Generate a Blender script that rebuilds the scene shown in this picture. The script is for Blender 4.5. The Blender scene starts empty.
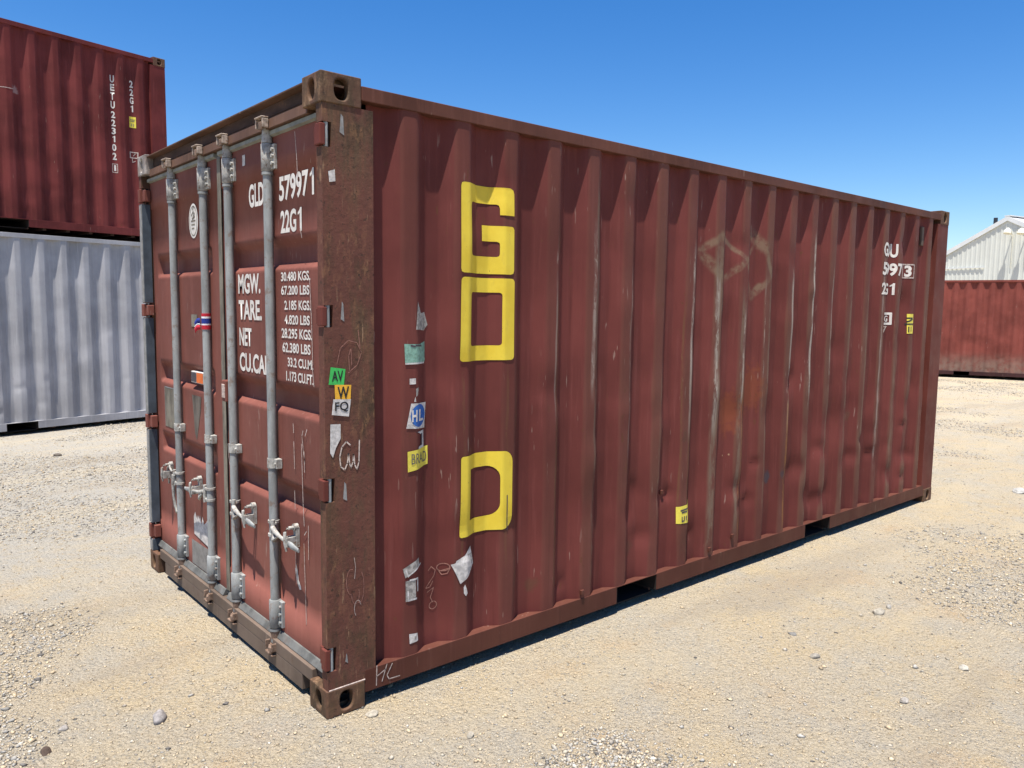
import bpy, bmesh, math, random
import numpy as np
from mathutils import Vector, Matrix
random.seed(7)
rad = math.radians
S = bpy.context.scene
COL = S.collection

# ---------------------------------------------------------------- camera
CAM_POS = Vector((-1.41782, -2.79258, 1.69678))
yaw, pitch, roll = 0.861848, -0.0973776, 0.0125457
f = Vector((math.cos(yaw)*math.cos(pitch), math.sin(yaw)*math.cos(pitch), math.sin(pitch)))
r0 = Vector((math.sin(yaw), -math.cos(yaw), 0)); u0 = r0.cross(f)
r = math.cos(roll)*r0 + math.sin(roll)*u0; u = -math.sin(roll)*r0 + math.cos(roll)*u0
cam = bpy.data.objects.new('camera', bpy.data.cameras.new('camera')); COL.objects.link(cam)
m = Matrix.Identity(4)
for i in range(3):
    m[i][0], m[i][1], m[i][2], m[i][3] = r[i], u[i], -f[i], CAM_POS[i]
cam.matrix_world = m
cam.data.sensor_width = 36; cam.data.lens = 776.1007*36/1024
cam.data.clip_start = 0.05; cam.data.clip_end = 5000
S.camera = cam

# ---------------------------------------------------------------- sky and sun
sdir = Vector((-0.225, -0.148, 1.0)).normalized()          # towards the sun
elev = math.asin(sdir.z); az = math.atan2(sdir.x, sdir.y)   # azimuth from +Y towards +X
W = bpy.data.worlds.new('World'); S.world = W; W.use_nodes = True
wt = W.node_tree; wt.nodes.clear()
sky = wt.nodes.new('ShaderNodeTexSky'); sky.sky_type = 'NISHITA'; sky.sun_disc = False
sky.sun_elevation = elev; sky.sun_rotation = az
sky.altitude = 0; sky.air_density = 1.0; sky.dust_density = 0.25; sky.ozone_density = 3.0
bg = wt.nodes.new('ShaderNodeBackground'); bg.inputs['Strength'].default_value = 0.084
wo = wt.nodes.new('ShaderNodeOutputWorld')
hs = wt.nodes.new('ShaderNodeHueSaturation'); hs.inputs['Saturation'].default_value = 1.38; hs.inputs['Hue'].default_value = .508
wt.links.new(sky.outputs[0], hs.inputs['Color']); wt.links.new(hs.outputs[0], bg.inputs[0]); wt.links.new(bg.outputs[0], wo.inputs[0])
sl = bpy.data.lights.new('sun', 'SUN'); sl.energy = 5.0; sl.angle = rad(0.53); sl.color = (1.0, 0.955, 0.88)
so = bpy.data.objects.new('sun', sl); COL.objects.link(so)
so.rotation_euler = sdir.to_track_quat('Z', 'Y').to_euler(); so.location = (0, 0, 30)
S.view_settings.view_transform = 'Standard'; S.view_settings.look = 'None'
S.view_settings.exposure = 1.0; S.view_settings.gamma = 1.0; S.view_settings.use_curve_mapping = False

# ---------------------------------------------------------------- materials
class NT:
    def __init__(s, name):
        s.m = bpy.data.materials.new(name); s.m.use_nodes = True; s.t = s.m.node_tree
        s.b = s.t.nodes['Principled BSDF']; s.n = s.t.nodes
        tc = s.n.new('ShaderNodeTexCoord'); s.obj = tc.outputs['Object']
        sp = s.n.new('ShaderNodeSeparateXYZ'); s.lk(s.obj, sp.inputs[0]); s.x, s.y, s.z = sp.outputs
    def lk(s, a, b):
        if hasattr(a, 'links') or isinstance(a, bpy.types.NodeSocket): s.t.links.new(a, b)
        else: b.default_value = a
    def ma(s, op, a, b=0.0, c=0.0, clamp=False):
        n = s.n.new('ShaderNodeMath'); n.operation = op; n.use_clamp = clamp
        for i, v in enumerate((a, b, c)): s.lk(v, n.inputs[i])
        return n.outputs[0]
    def rng(s, v, a, b, c=0.0, d=1.0):
        n = s.n.new('ShaderNodeMapRange'); n.interpolation_type = 'SMOOTHSTEP'
        for i, k in enumerate((v, a, b, c, d)): s.lk(k, n.inputs[i])
        return n.outputs[0]
    def noise(s, scale, detail=4, rough=.55, vec=(1, 1, 1), off=(0, 0, 0)):
        mp = s.n.new('ShaderNodeMapping'); s.lk(s.obj, mp.inputs[0])
        mp.inputs['Scale'].default_value = vec; mp.inputs['Location'].default_value = off
        n = s.n.new('ShaderNodeTexNoise'); s.lk(mp.outputs[0], n.inputs['Vector'])
        n.inputs['Scale'].default_value = scale; n.inputs['Detail'].default_value = detail
        n.inputs['Roughness'].default_value = rough
        return n.outputs[0]
    def mix(s, fac, a, b):
        n = s.n.new('ShaderNodeMix'); n.data_type = 'RGBA'
        s.lk(fac, n.inputs[0])
        for v, i in ((a, 6), (b, 7)):
            if isinstance(v, tuple): n.inputs[i].default_value = (*v[:3], 1)
            else: s.lk(v, n.inputs[i])
        return n.outputs[2]
    def bump(s, h, strength=.3, dist=.01):
        n = s.n.new('ShaderNodeBump'); n.inputs['Strength'].default_value = strength
        n.inputs['Distance'].default_value = dist; s.lk(h, n.inputs['Height'])
        s.lk(n.outputs[0], s.b.inputs['Normal'])
    def fin(s, col, rough=.6, metal=0.0, spec=.5):
        if isinstance(col, tuple): s.b.inputs['Base Color'].default_value = (*col[:3], 1)
        else: s.lk(col, s.b.inputs['Base Color'])
        s.lk(rough, s.b.inputs['Roughness']); s.lk(metal, s.b.inputs['Metallic'])
        s.b.inputs['Specular IOR Level'].default_value = spec
        return s.m
    def seg(s, x1, z1, x2, z2, w):
        """soft mask around a line segment in the x/z plane"""
        dx, dz = x2-x1, z2-z1; L2 = dx*dx+dz*dz
        px = s.ma('SUBTRACT', s.x, x1); pz = s.ma('SUBTRACT', s.z, z1)
        t = s.ma('ADD', s.ma('MULTIPLY', px, dx/L2), s.ma('MULTIPLY', pz, dz/L2), clamp=True)
        ex = s.ma('SUBTRACT', px, s.ma('MULTIPLY', t, dx)); ez = s.ma('SUBTRACT', pz, s.ma('MULTIPLY', t, dz))
        d = s.ma('SQRT', s.ma('ADD', s.ma('MULTIPLY', ex, ex), s.ma('MULTIPLY', ez, ez)))
        return s.rng(d, w*.4, w*1.5, 1.0, 0.0)
    def mx(s, *a):
        o = a[0]
        for b in a[1:]: o = s.ma('MAXIMUM', o, b)
        return o

def paint(name, base, dark=.75, rust=.5, dusty=None, streaks=(), segs=(), marks=(), rough=.5, rim=None, horiz=False):
    t = NT(name)
    c = t.mix(t.rng(t.noise(1.6, 5), .3, .7), tuple(v*dark for v in base), tuple(v*1.12 for v in base))
    v = t.noise(6, 4, .6, (6, 6, .35))
    c = t.mix(t.ma('MULTIPLY', t.rng(v, .52, .75), .35), c, tuple(x*1.35+.012 for x in base))
    c = t.mix(t.ma('MULTIPLY', t.rng(t.noise(7, 4, .6, (5, 5, .3), (4, 2, 9)), .55, .8), .45), c, tuple(x*.55 for x in base))
    if dusty:                    # paint rubbed to a brown chalk on the ribs that stand proud
        out = t.rng(t.y, .0075, .016, 1.0, 0.0)
        k = t.ma('MULTIPLY', out, t.rng(t.noise(2.2, 5, .6, (1, 1, .5)), .30, .62, .15, .75))
        k = t.ma('MULTIPLY', k, t.rng(t.x, .5, 3.4, .35, 1.0))
        c = t.mix(k, c, dusty)
    fine = t.noise(40, 5, .7, (1, 1, .35))
    med = t.noise(13, 5, .65, (1.2, 1.2, .22))
    for (x0, w, z0, z1, colr, amt) in streaks:
        wob = t.ma('ADD', t.x, t.ma('MULTIPLY', t.ma('SUBTRACT', t.noise(3, 2, .5, (0.01, .01, 1), (x0*7, 0, 0)), .5), .03))
        d = t.ma('ABSOLUTE', t.ma('SUBTRACT', wob, x0))
        k = t.rng(d, w*.25, w, 1.0, 0.0)
        k = t.ma('MULTIPLY', k, t.ma('MULTIPLY', t.rng(t.z, z0-.12, z0+.1), t.rng(t.z, z1-.1, z1+.08, 1.0, 0.0)))
        k = t.ma('MULTIPLY', k, t.ma('ADD', t.rng(med, .38, .62), t.rng(fine, .5, .64), clamp=True))
        c = t.mix(t.ma('MULTIPLY', k, amt), c, colr)
    if segs:
        k = t.mx(*[t.seg(*q) for q in segs])
        k = t.ma('MULTIPLY', k, t.rng(t.noise(14, 5, .7), .36, .60, .1, .55))
        c = t.mix(k, c, (.20, .155, .10))
    for (x0, z0, rr, colr, amt) in marks:
        dx = t.ma('SUBTRACT', t.x, x0); dz = t.ma('MULTIPLY', t.ma('SUBTRACT', t.z, z0), .8)
        d = t.ma('SQRT', t.ma('ADD', t.ma('MULTIPLY', dx, dx), t.ma('MULTIPLY', dz, dz)))
        d = t.ma('ADD', d, t.ma('MULTIPLY', t.ma('SUBTRACT', t.noise(22, 3), .5), rr*1.6))
        c = t.mix(t.ma('MULTIPLY', t.rng(d, rr*.4, rr, 1.0, 0.0), amt), c, colr)
    sc = t.ma('MULTIPLY', t.rng(t.noise(60, 2, .5, (1, 1, .12), (1, 7, 3)), .68, .72), t.rng(t.noise(2.5, 3, .5, off=(9, 1, 0)), .5, .65))
    c = t.mix(t.ma('MULTIPLY', sc, .45), c, (.36, .27, .22))
    rs = t.ma('MULTIPLY', t.rng(t.noise(26, 6, .7, (1, 1, .5)), .60, .68), t.rng(t.noise(1.4, 4, .6, off=(3, 5, 1)), .44, .62))
    rs = t.ma('MULTIPLY', rs, rust)
    c = t.mix(rs, c, (.10, .042, .02))
    if rim: c = t.mix(t.ma('MULTIPLY', t.rng(t.z, rim[0], rim[1], 1.0, 0.0), t.rng(t.noise(9, 4), .3, .6, .3, .8)), c, rim[2])
    t.bump(t.ma('ADD', t.noise(5, 3), t.ma('MULTIPLY', t.noise(90, 3), .12)), .25, .004)
    return t.fin(c, t.rng(t.noise(5, 4), .3, .7, rough-.02, rough+.2), spec=.12)

MAROON = (.124, .0325, .0275)
WHITEISH = (.36, .31, .26); RUSTY = (.13, .068, .034); GREYRUB = (.175, .120, .085); ORANGE = (.24, .07, .022)
M = {}
M['side'] = paint('maroon_side_paint', MAROON, dusty=(.130, .062, .042), rust=.8,
    streaks=[(1.575, .030, .3, 2.45, GREYRUB, .75), (1.545, .02, 1.3, 2.1, WHITEISH, .55), (1.29, .018, .2, 2.1, RUSTY, .5), (1.02, .014, .3, 1.4, RUSTY, .45),
             (2.39, .022, 1.0, 2.05, WHITEISH, .8), (2.395, .02, .2, 1.3, RUSTY, .5), (2.635, .050, .25, 2.1, GREYRUB, .85), (2.625, .030, 1.0, 1.9, WHITEISH, .75), (2.91, .03, .3, 1.8, GREYRUB, .8),
             (2.93, .015, 1.1, 1.7, WHITEISH, .7), (3.50, .022, .9, 1.95, WHITEISH, .65), (3.50, .025, .2, 1.2, (.25, .11, .03), .7), (3.78, .026, 1.05, 2.2, WHITEISH, .95),
             (3.79, .022, .2, 1.2, GREYRUB, .6), (4.33, .02, .2, 2.1, GREYRUB, .5), (4.86, .02, .5, 2.1, WHITEISH, .45), (4.06, .02, .2, 1.5, GREYRUB, .4), (5.13, .025, .2, 1.3, GREYRUB, .5), (5.42, .02, .2, 1.3, GREYRUB, .45),
             (1.84, .012, .9, 1.9, WHITEISH, .35), (2.11, .012, .5, 1.3, GREYRUB, .5), (1.275, .010, 1.2, 2.0, WHITEISH, .35), (2.31, .010, .4, 1.7, RUSTY, .6), (2.70, .012, .3, 1.4, RUSTY, .8), (2.95, .02, .25, 1.2, (.22, .10, .04), .7),
             (3.22, .016, .4, 1.9, GREYRUB, .5), (3.16, .008, 1.1, 1.9, WHITEISH, .4), (4.05, .010, 1.2, 2.0, WHITEISH, .45), (4.60, .014, .6, 1.9, GREYRUB, .55), (4.63, .007, .9, 1.6, WHITEISH, .5), (5.68, .012, .4, 1.8, GREYRUB, .5), (4.35, .008, 1.2, 2.1, WHITEISH, .45),
             (.70, .012, .5, 1.45, RUSTY, .45), (.955, .012, .5, 1.45, RUSTY, .4)],
    segs=[(2.66, 2.16, 2.49, 2.05, .022), (2.49, 2.05, 2.70, 1.86, .03), (2.70, 1.86, 2.93, 2.02, .022), (2.93, 2.02, 2.68, 2.17, .015), (2.66, 2.16, 2.70, 1.7, .03),
          (3.02, 2.20, 3.14, 2.12, .04), (3.14, 2.12, 3.22, 1.93, .02), (3.22, 1.93, 3.05, 1.78, .02), (3.05, 1.78, 2.95, 1.98, .02), (2.95, 1.98, 3.08, 2.14, .012), (3.05, 1.80, 3.12, 1.86, .02)],
    marks=[(3.33, .56, .05, (.05, .045, .055), .8), (3.47, .57, .035, (.05, .045, .055), .6), (2.83, 1.05, .14, ORANGE, .35), (3.07, 1.2, .15, ORANGE, .3), (3.83, .37, .05, (.12, .05, .03), .8), (4.1, .3, .03, (.07, .03, .02), .8), (2.84, .78, .007, (.4, .26, .15), .7), (2.80, .775, .005, (.4, .26, .15), .7), (2.35, .95, .04, (.09, .045, .03), .6), (4.45, .9, .05, (.10, .045, .03), .6), (1.9, .35, .05, (.09, .04, .028), .6), (5.2, 1.1, .05, (.10, .05, .03), .5), (1.15, .3, .04, (.10, .05, .03), .6)])
M['paint'] = paint('maroon_container_paint', (.130, .037, .028), rust=.8)
M['rail'] = paint('brown_rail_paint', (.092, .033, .023), rust=.9)
M['toprail'] = paint('scuffed_top_rail_paint', (.120, .048, .033), rust=1.0, dark=.55)
M['door'] = paint('maroon_door_paint', (.178, .064, .049), rust=.5)
M['header'] = paint('rusty_header_paint', (.125, .070, .048), rust=1.0, dark=.6)
M['sill'] = paint('grimy_sill_paint', (.145, .108, .085), rust=.9, dark=.6)
M['redstack'] = paint('dark_red_container_paint', (.140, .030, .028), rust=.7, dark=.6, marks=[(4.1, 1.74, .05, (.4, .3, .28), .5)])
M['greystack'] = paint('blue_grey_container_paint', (.345, .340, .350), rust=.2, dark=.76)
M['farred'] = paint('faded_red_container_paint', (.195, .052, .040), rust=1.0, dark=.7, rim=(.25, .75, (.20, .14, .11)))
M['farrail'] = paint('black_brown_rail_paint', (.05, .022, .022), rust=.5)

def rusted(name, a, b, c3, streak=(1, 1, .25), paintcol=(.17, .06, .045)):
    t = NT(name)
    c = t.mix(t.rng(t.noise(9, 6, .7, streak), .38, .62), a, b)
    c = t.mix(t.rng(t.noise(5, 6, .7, (1.2, 1.2, .6), (6, 1, 6)), .42, .60), c, tuple(v*.6 for v in b))
    c = t.mix(t.ma('MULTIPLY', t.rng(t.noise(24, 5, .75, (1.4, 1.4, .5), (3, 3, 3)), .50, .62), t.rng(t.noise(3, 4, .6, off=(1, 4, 0)), .42, .6)), c, c3)
    c = t.mix(t.ma('MULTIPLY', t.rng(t.noise(3.0, 6, .7, (1.5, 1.5, .6), (7, 0, 2)), .40, .56), .75), c, paintcol)
    sc = t.ma('MULTIPLY', t.rng(t.noise(70, 3, .6, (1, 1, .10), (5, 5, 5)), .62, .70), t.rng(t.noise(4, 3, .6, off=(2, 2, 2)), .45, .6))
    c = t.mix(t.ma('MULTIPLY', sc, .6), c, (.34, .21, .12))
    sd = t.rng(t.noise(45, 5, .75, off=(8, 2, 1)), .58, .66)
    c = t.mix(t.ma('MULTIPLY', sd, .8), c, (.035, .022, .015))
    t.bump(t.ma('ADD', t.noise(35, 5, .7), t.ma('MULTIPLY', t.noise(8, 4), .8)), .6, .004)
    return t.fin(c, .75, spec=.25)
M['post'] = rusted('rust_streaked_post_steel', (.132, .057, .034), (.092, .053, .030), (.22, .115, .055), (3, 3, .25), (.120, .041, .030))
M['casting'] = rusted('rusted_cast_steel', (.135, .072, .038), (.10, .062, .034), (.20, .125, .07), (1, 1, 1), (.11, .052, .033))
M['greycast'] = rusted('grey_scuffed_cast_steel', (.36, .33, .30), (.25, .22, .20), (.48, .46, .43), (1, 1, 1), (.22, .15, .12))

def simple(name, col, rough=.6, var=.15, metal=0.0, scale=18, rust=0.0, bump=.2, vec=(1, 1, 1), spec=.22):
    t = NT(name)
    c = t.mix(t.rng(t.noise(scale, 5, .65, vec), .35, .65), tuple(v*(1-var) for v in col), tuple(min(1, v*(1+var)) for v in col))
    if rust: c = t.mix(t.ma('MULTIPLY', t.rng(t.noise(scale*1.7, 5, .7, off=(4, 4, 4)), .54, .66), rust), c, (.15, .075, .04))
    if bump: t.bump(t.noise(scale*3, 3), bump, .002)
    return t.fin(c, rough, metal, spec)
M['galv'] = simple('galvanised_steel', (.235, .243, .238), .7, .22, 0, 14, .5, vec=(1, 1, .3))
M['galvold'] = simple('weathered_galvanised_casting', (.31, .30, .275), .7, .3, 0, 40, .8)
M['camrust'] = simple('rusty_cam_steel', (.17, .115, .085), .75, .35, 0, 50, .8)
M['camlight'] = simple('rust_stained_keeper_steel', (.33, .265, .215), .75, .3, 0, 45, .85)
M['hdrdark'] = simple('dark_header_recess', (.055, .032, .024), .85, .35, 0, 14, .4, vec=(1, .3, 1))
M['gasket'] = simple('dark_grey_rubber_gasket', (.10, .10, .095), .75, .3, 0, 12, .2)
M['gasketlight'] = simple('sun_bleached_gasket', (.20, .205, .18), .7, .2, 0, 12, .15)
M['slate'] = simple('slate_blue_rubber_strip', (.055, .07, .088), .6, .2, 0, 10)
M['stripgrey'] = simple('pale_grey_strip', (.23, .225, .215), .6, .2, 0, 20, .3)
def yellow():
    t = NT('cracked_yellow_vinyl')
    c = t.mix(t.rng(t.noise(6, 5, .6), .35, .65), (.60, .43, .030), (.66, .50, .045))
    c = t.mix(t.ma('MULTIPLY', t.rng(t.noise(30, 5, .7, (1, 1, .4)), .56, .68), .45), c, (.50, .36, .05))
    c = t.mix(t.rng(t.noise(48, 4, .7, (1, 1, .22), (2, 5, 1)), .685, .70), c, (.14, .05, .03))
    t.bump(t.noise(60, 3), .15, .002)
    return t.fin(c, .55, spec=.3)
M['yellow'] = yellow()
M['white'] = simple('white_vinyl_lettering', (.60, .56, .51), .5, .12, 0, 30, .03, .05)
M['faint'] = simple('worn_white_lettering', (.40, .32, .28), .6, .3, 0, 60, .1, .05)
M['black'] = simple('black_print', (.02, .02, .022), .5, .1, 0, 30, 0, 0)
M['chalk'] = simple('chalk_mark', (.50, .41, .35), .9, .25, 0, 90, 0, 0)
M['chalkfaint'] = simple('faint_chalk_mark', (.27, .13, .10), .9, .25, 0, 90, 0, 0)
M['green'] = simple('bright_green_sticker', (.05, .42, .09), .45, .08, 0, 30, 0, .05)
M['teal'] = simple('faded_teal_sticker', (.18, .32, .25), .6, .25, 0, 60, .15, .05)
M['amber'] = simple('amber_sticker', (.70, .37, .035), .5, .06, 0, 30, 0, .05)
M['lemon'] = simple('lemon_yellow_sticker', (.62, .52, .07), .5, .08, 0, 30, 0, .05)
M['paper'] = simple('weathered_white_paper', (.50, .47, .44), .8, .22, 0, 45, .15, .05)
M['papergrey'] = simple('weathered_grey_label', (.28, .26, .235), .8, .35, 0, 60, .1, .05)
M['blue'] = simple('blue_print', (.025, .11, .36), .5, .1, 0, 30, 0, 0)
M['orange'] = simple('orange_label', (.62, .14, .03), .5, .1, 0, 30, 0, 0)
M['darklabel'] = simple('dark_label', (.06, .05, .06), .5, .1, 0, 30, 0, 0)
M['plate'] = simple('grey_olive_rubbed_patch', (.155, .14, .11), .7, .3, 0, 16, .3, .1, (1, 1, .4))
M['patchdark'] = simple('dark_rubbed_patch', (.10, .085, .07), .7, .4, 0, 20, .3, .1, (1, 1, .3))
M['primer'] = simple('grey_primer_patch', (.20, .19, .175), .7, .18, 0, 20, .1)
M['redcloth'] = simple('red_cloth', (.42, .02, .035), .9, .15, 0, 80, 0, 0)
M['whitecloth'] = simple('white_cloth', (.72, .70, .72), .9, .08, 0, 80, 0, 0)
M['bluecloth'] = simple('navy_cloth', (.02, .035, .20), .9, .15, 0, 80, 0, 0)
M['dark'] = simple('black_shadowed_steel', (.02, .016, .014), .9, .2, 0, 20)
M['bump'] = simple('underfloor_steel', (.06, .035, .028), .9, .2, 0, 20)
M['cream'] = simple('cream_sheet_steel', (.56, .57, .52), .55, .05, 0, .6, 0, 0)
M['trim'] = simple('white_sheet_trim', (.62, .63, .62), .45, .04, 0, 1, 0, 0)
M['roofsheet'] = simple('zinc_roof_sheet', (.45, .46, .48), .5, .06, 0, .5, 0, 0)
M['lampgrey'] = simple('cream_enamel', (.62, .60, .50), .5, .06, 0, 4, 0, 0)
M['pipe'] = simple('dark_flue_pipe', (.035, .04, .05), .5, .1, .3, 5, 0, 0)

# ---------------------------------------------------------------- mesh helpers
class MB:
    def __init__(s): s.b = bmesh.new()
    def box(s, x0, x1, y0, y1, z0, z1):
        v = [s.b.verts.new(p) for p in ((x0,y0,z0),(x1,y0,z0),(x1,y1,z0),(x0,y1,z0),(x0,y0,z1),(x1,y0,z1),(x1,y1,z1),(x0,y1,z1))]
        for q in ((3,2,1,0),(4,5,6,7),(0,1,5,4),(1,2,6,5),(2,3,7,6),(3,0,4,7)): s.b.faces.new([v[i] for i in q])
        return s
    def prism_xz(s, pts, y0, y1):
        """outline of (x,z) points run along y"""
        a = [s.b.verts.new((x, y0, z)) for x, z in pts]; c = [s.b.verts.new((x, y1, z)) for x, z in pts]
        n = len(pts); s.b.faces.new(a); s.b.faces.new(c[::-1])
        for i in range(n): s.b.faces.new((a[i], c[i], c[(i+1) % n], a[(i+1) % n]))
        return s
    def tube(s, pts, rr, n=14, cap=True):
        pts = [Vector(p) for p in pts]
        rr = rr if isinstance(rr, (list, tuple)) else [rr]*len(pts)
        rings = []
        for i, p in enumerate(pts):
            d = (pts[min(i+1, len(pts)-1)]-pts[max(i-1, 0)]).normalized()
            a = Vector((0, 0, 1)) if abs(d.z) < .9 else Vector((1, 0, 0))
            e1 = d.cross(a).normalized(); e2 = d.cross(e1)
            rings.append([s.b.verts.new(p+rr[i]*(math.cos(2*math.pi*k/n)*e1+math.sin(2*math.pi*k/n)*e2)) for k in range(n)])
        for a, c in zip(rings, rings[1:]):
            for k in range(n): s.b.faces.new((a[k], a[(k+1) % n], c[(k+1) % n], c[k])).smooth = True
        if cap:
            for ring in (rings[0][::-1], rings[-1]): s.b.faces.new([s.b.verts.new(v.co) for v in ring])
        return s
    def grid(s, us, vs, fn, smooth=False):
        g = [[s.b.verts.new(fn(a, c)) for c in vs] for a in us]
        for i in range(len(us)-1):
            for j in range(len(vs)-1):
                fc = s.b.faces.new((g[i][j], g[i+1][j], g[i+1][j+1], g[i][j+1])); fc.smooth = smooth
        return s
    def poly(s, pts):
        s.b.faces.new([s.b.verts.new(p) for p in pts]); return s
    def obj(s, name, mat, parent=None, bevel=0, label=None, smooth_angle=None):
        bmesh.ops.recalc_face_normals(s.b, faces=s.b.faces)
        me = bpy.data.meshes.new(name); s.b.to_mesh(me); s.b.free(); me.materials.append(M[mat] if isinstance(mat, str) else mat)
        o = bpy.data.objects.new(name, me); COL.objects.link(o); o.parent = parent
        if bevel:
            bv = o.modifiers.new('bevel', 'BEVEL'); bv.width = bevel; bv.segments = 2; bv.limit_method = 'ANGLE'; bv.angle_limit = rad(50)
        if label: o['label'] = label
        return o

def thing(name, label, cat, loc=(0, 0, 0), rotz=0, group=None):
    o = bpy.data.objects.new(name, None); COL.objects.link(o); o.location = loc; o.rotation_euler = (0, 0, rotz)
    o['label'] = label; o['category'] = cat
    if group: o['group'] = group
    return o

# ---------------------------------------------------------------- ground
rs = np.random.RandomState(3)
LAT = rs.rand(256, 256)
def vnoise(x, y):
    xi = np.floor(x).astype(int); yi = np.floor(y).astype(int); fx = x-xi; fy = y-yi
    fx = fx*fx*(3-2*fx); fy = fy*fy*(3-2*fy)
    g = lambda a, b: LAT[a % 256, b % 256]
    return (g(xi, yi)*(1-fx)+g(xi+1, yi)*fx)*(1-fy)+(g(xi, yi+1)*(1-fx)+g(xi+1, yi+1)*fx)*fy
def fbm(x, y, o=4):
    v = 0; a = .5; s = 0
    for i in range(o): v = v+a*vnoise(x*2**i+17*i, y*2**i+31*i); s += a; a *= .5
    return v/s
def gheight(x, y):
    base = (fbm(x*.9, y*.9, 4)-.62)*.028 + (fbm(x*7, y*7, 3)-.5)*.010
    base = np.minimum(base, .004)
    under = np.clip(1-np.maximum(np.abs(x-3.03)-3.1, np.abs(y-1.22)-1.3)/.4, 0, 1)
    base = base*(1-.55*under)
    st = np.clip((np.hypot(x-18, y*0)*0+x-14)/5, 0, 1); st = st*st*(3-2*st)
    return base + .0*st
def axis(lo, hi, near0, near1, step):
    a = list(np.arange(near0, near1+1e-6, step)); s = step
    while a[-1] < hi: s *= 1.12; a.append(a[-1]+s)
    s = step
    while a[0] > lo: s *= 1.12; a.insert(0, a[0]-s)
    return np.array(a)
gx = axis(-900, 900, -2.2, 8.5, .035); gy = axis(-900, 900, -3.2, 9, .035)
XX, YY = np.meshgrid(gx, gy, indexing='ij'); ZZ = gheight(XX, YY)
far = np.hypot(XX, YY) > 60; ZZ = np.where(far & (XX < 14), 0, ZZ)
nv = np.stack([XX, YY, ZZ], -1).reshape(-1, 3); nx, ny = len(gx), len(gy)
idx = np.arange(nx*ny).reshape(nx, ny)
fc = np.stack([idx[:-1, :-1], idx[1:, :-1], idx[1:, 1:], idx[:-1, 1:]], -1).reshape(-1, 4)
def np_mesh(name, v, faces, mat, k=4):
    me = bpy.data.meshes.new(name)
    me.vertices.add(len(v)); me.vertices.foreach_set('co', v.astype(np.float32).ravel())
    me.loops.add(faces.size); me.loops.foreach_set('vertex_index', faces.astype(np.int32).ravel())
    me.polygons.add(len(faces)); me.polygons.foreach_set('loop_start', np.arange(0, faces.size, k, dtype=np.int32))
    me.polygons.foreach_set('loop_total', np.full(len(faces), k, np.int32))
    me.update(calc_edges=True); me.materials.append(mat)
    o = bpy.data.objects.new(name, me); COL.objects.link(o); return o
def ground_mat():
    t = NT('sandy_gravel_dirt')
    big = t.noise(.8, 5, .6); mid = t.noise(3.0, 6, .65, off=(3, 1, 0))
    c = t.mix(t.rng(big, .38, .64), (.57, .445, .265), (.53, .445, .315))
    c = t.mix(t.rng(mid, .42, .66, 0, .85), c, (.45, .415, .35))
    c = t.mix(t.rng(t.noise(1.9, 5, .6, off=(8, 8, 1)), .52, .70, 0, .75), c, (.52, .375, .225))
    c = t.mix(t.rng(t.noise(9, 6, .7, off=(2, 8, 5)), .35, .65, 0, .5), c, (.48, .415, .315))
    c = t.mix(t.ma('MULTIPLY', t.rng(t.noise(110, 3, .7), .48, .60), .65), c, (.66, .56, .41))
    c = t.mix(t.ma('MULTIPLY', t.rng(t.noise(150, 3, .7, off=(5, 2, 1)), .54, .63), .65), c, (.13, .105, .075))
    c = t.mix(t.ma('MULTIPLY', t.rng(t.noise(55, 4, .7, off=(1, 9, 1)), .56, .66), .8), c, (.31, .295, .26))
    gx_ = t.rng(t.ma('ADD', t.y, t.ma('MULTIPLY', t.noise(.9, 4), 2.2)), 1.8, 5.2)       # crushed grey stone towards the back left
    gx_ = t.ma('MULTIPLY', gx_, t.rng(t.x, 6, 10, 1.0, 0.0))
    c = t.mix(t.ma('MULTIPLY', gx_, t.rng(t.noise(14, 5, .7, off=(3, 3, 3)), .35, .55, .25, .8)), c, (.44, .42, .38))
    lane = t.noise(1.0, 4, .6, (.25, 1.3, 1), (4, 0, 0))                                # faint compacted wheel lanes
    c = t.mix(t.rng(lane, .52, .66, 0, .45), c, (.60, .49, .32)); c = t.mix(t.rng(lane, .46, .34, 0, .45), c, (.37, .31, .235))
    vo = t.n.new('ShaderNodeTexVoronoi'); t.lk(t.obj, vo.inputs['Vector']); vo.inputs['Scale'].default_value = 60
    h = t.ma('ADD', t.ma('MULTIPLY', vo.outputs['Distance'], -1.0), t.ma('ADD', t.ma('MULTIPLY', t.noise(130, 4, .75), 1.4), t.ma('MULTIPLY', t.noise(25, 5, .65), 2.2)))
    t.bump(h, 1.0, .016)
    return t.fin(c, .95, spec=.15)
M['ground'] = ground_mat()
g = np_mesh('ground', nv, fc, M['ground']); g['kind'] = 'structure'; g['label'] = 'pale sandy gravel yard surface'
g.data.polygons.foreach_set('use_smooth', np.ones(len(fc), bool))

# loose gravel: one mass of small stones
def stone_mat():
    t = NT('gravel_stone')
    at = t.n.new('ShaderNodeAttribute'); at.attribute_name = 'col'
    k = t.rng(t.noise(45, 4), .3, .7, .8, 1.2)
    vm = t.n.new('ShaderNodeVectorMath'); vm.operation = 'SCALE'; t.lk(at.outputs['Color'], vm.inputs[0]); t.lk(k, vm.inputs['Scale'])
    return t.fin(vm.outputs[0], .9, spec=.2)
M['stone'] = stone_mat()
IV = np.array([(1, 0, 0), (.31, .95, 0), (-.81, .59, .1), (-.81, -.59, -.1), (.31, -.95, 0), (0, .1, 1), (0, 0, -1), (.45, .3, .75)], float)
IF = np.array([(0, 1, 7), (1, 5, 7), (0, 7, 5), (1, 2, 5), (2, 3, 5), (3, 4, 5), (4, 0, 5), (1, 0, 6), (2, 1, 6), (3, 2, 6), (4, 3, 6), (0, 4, 6)])
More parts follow.
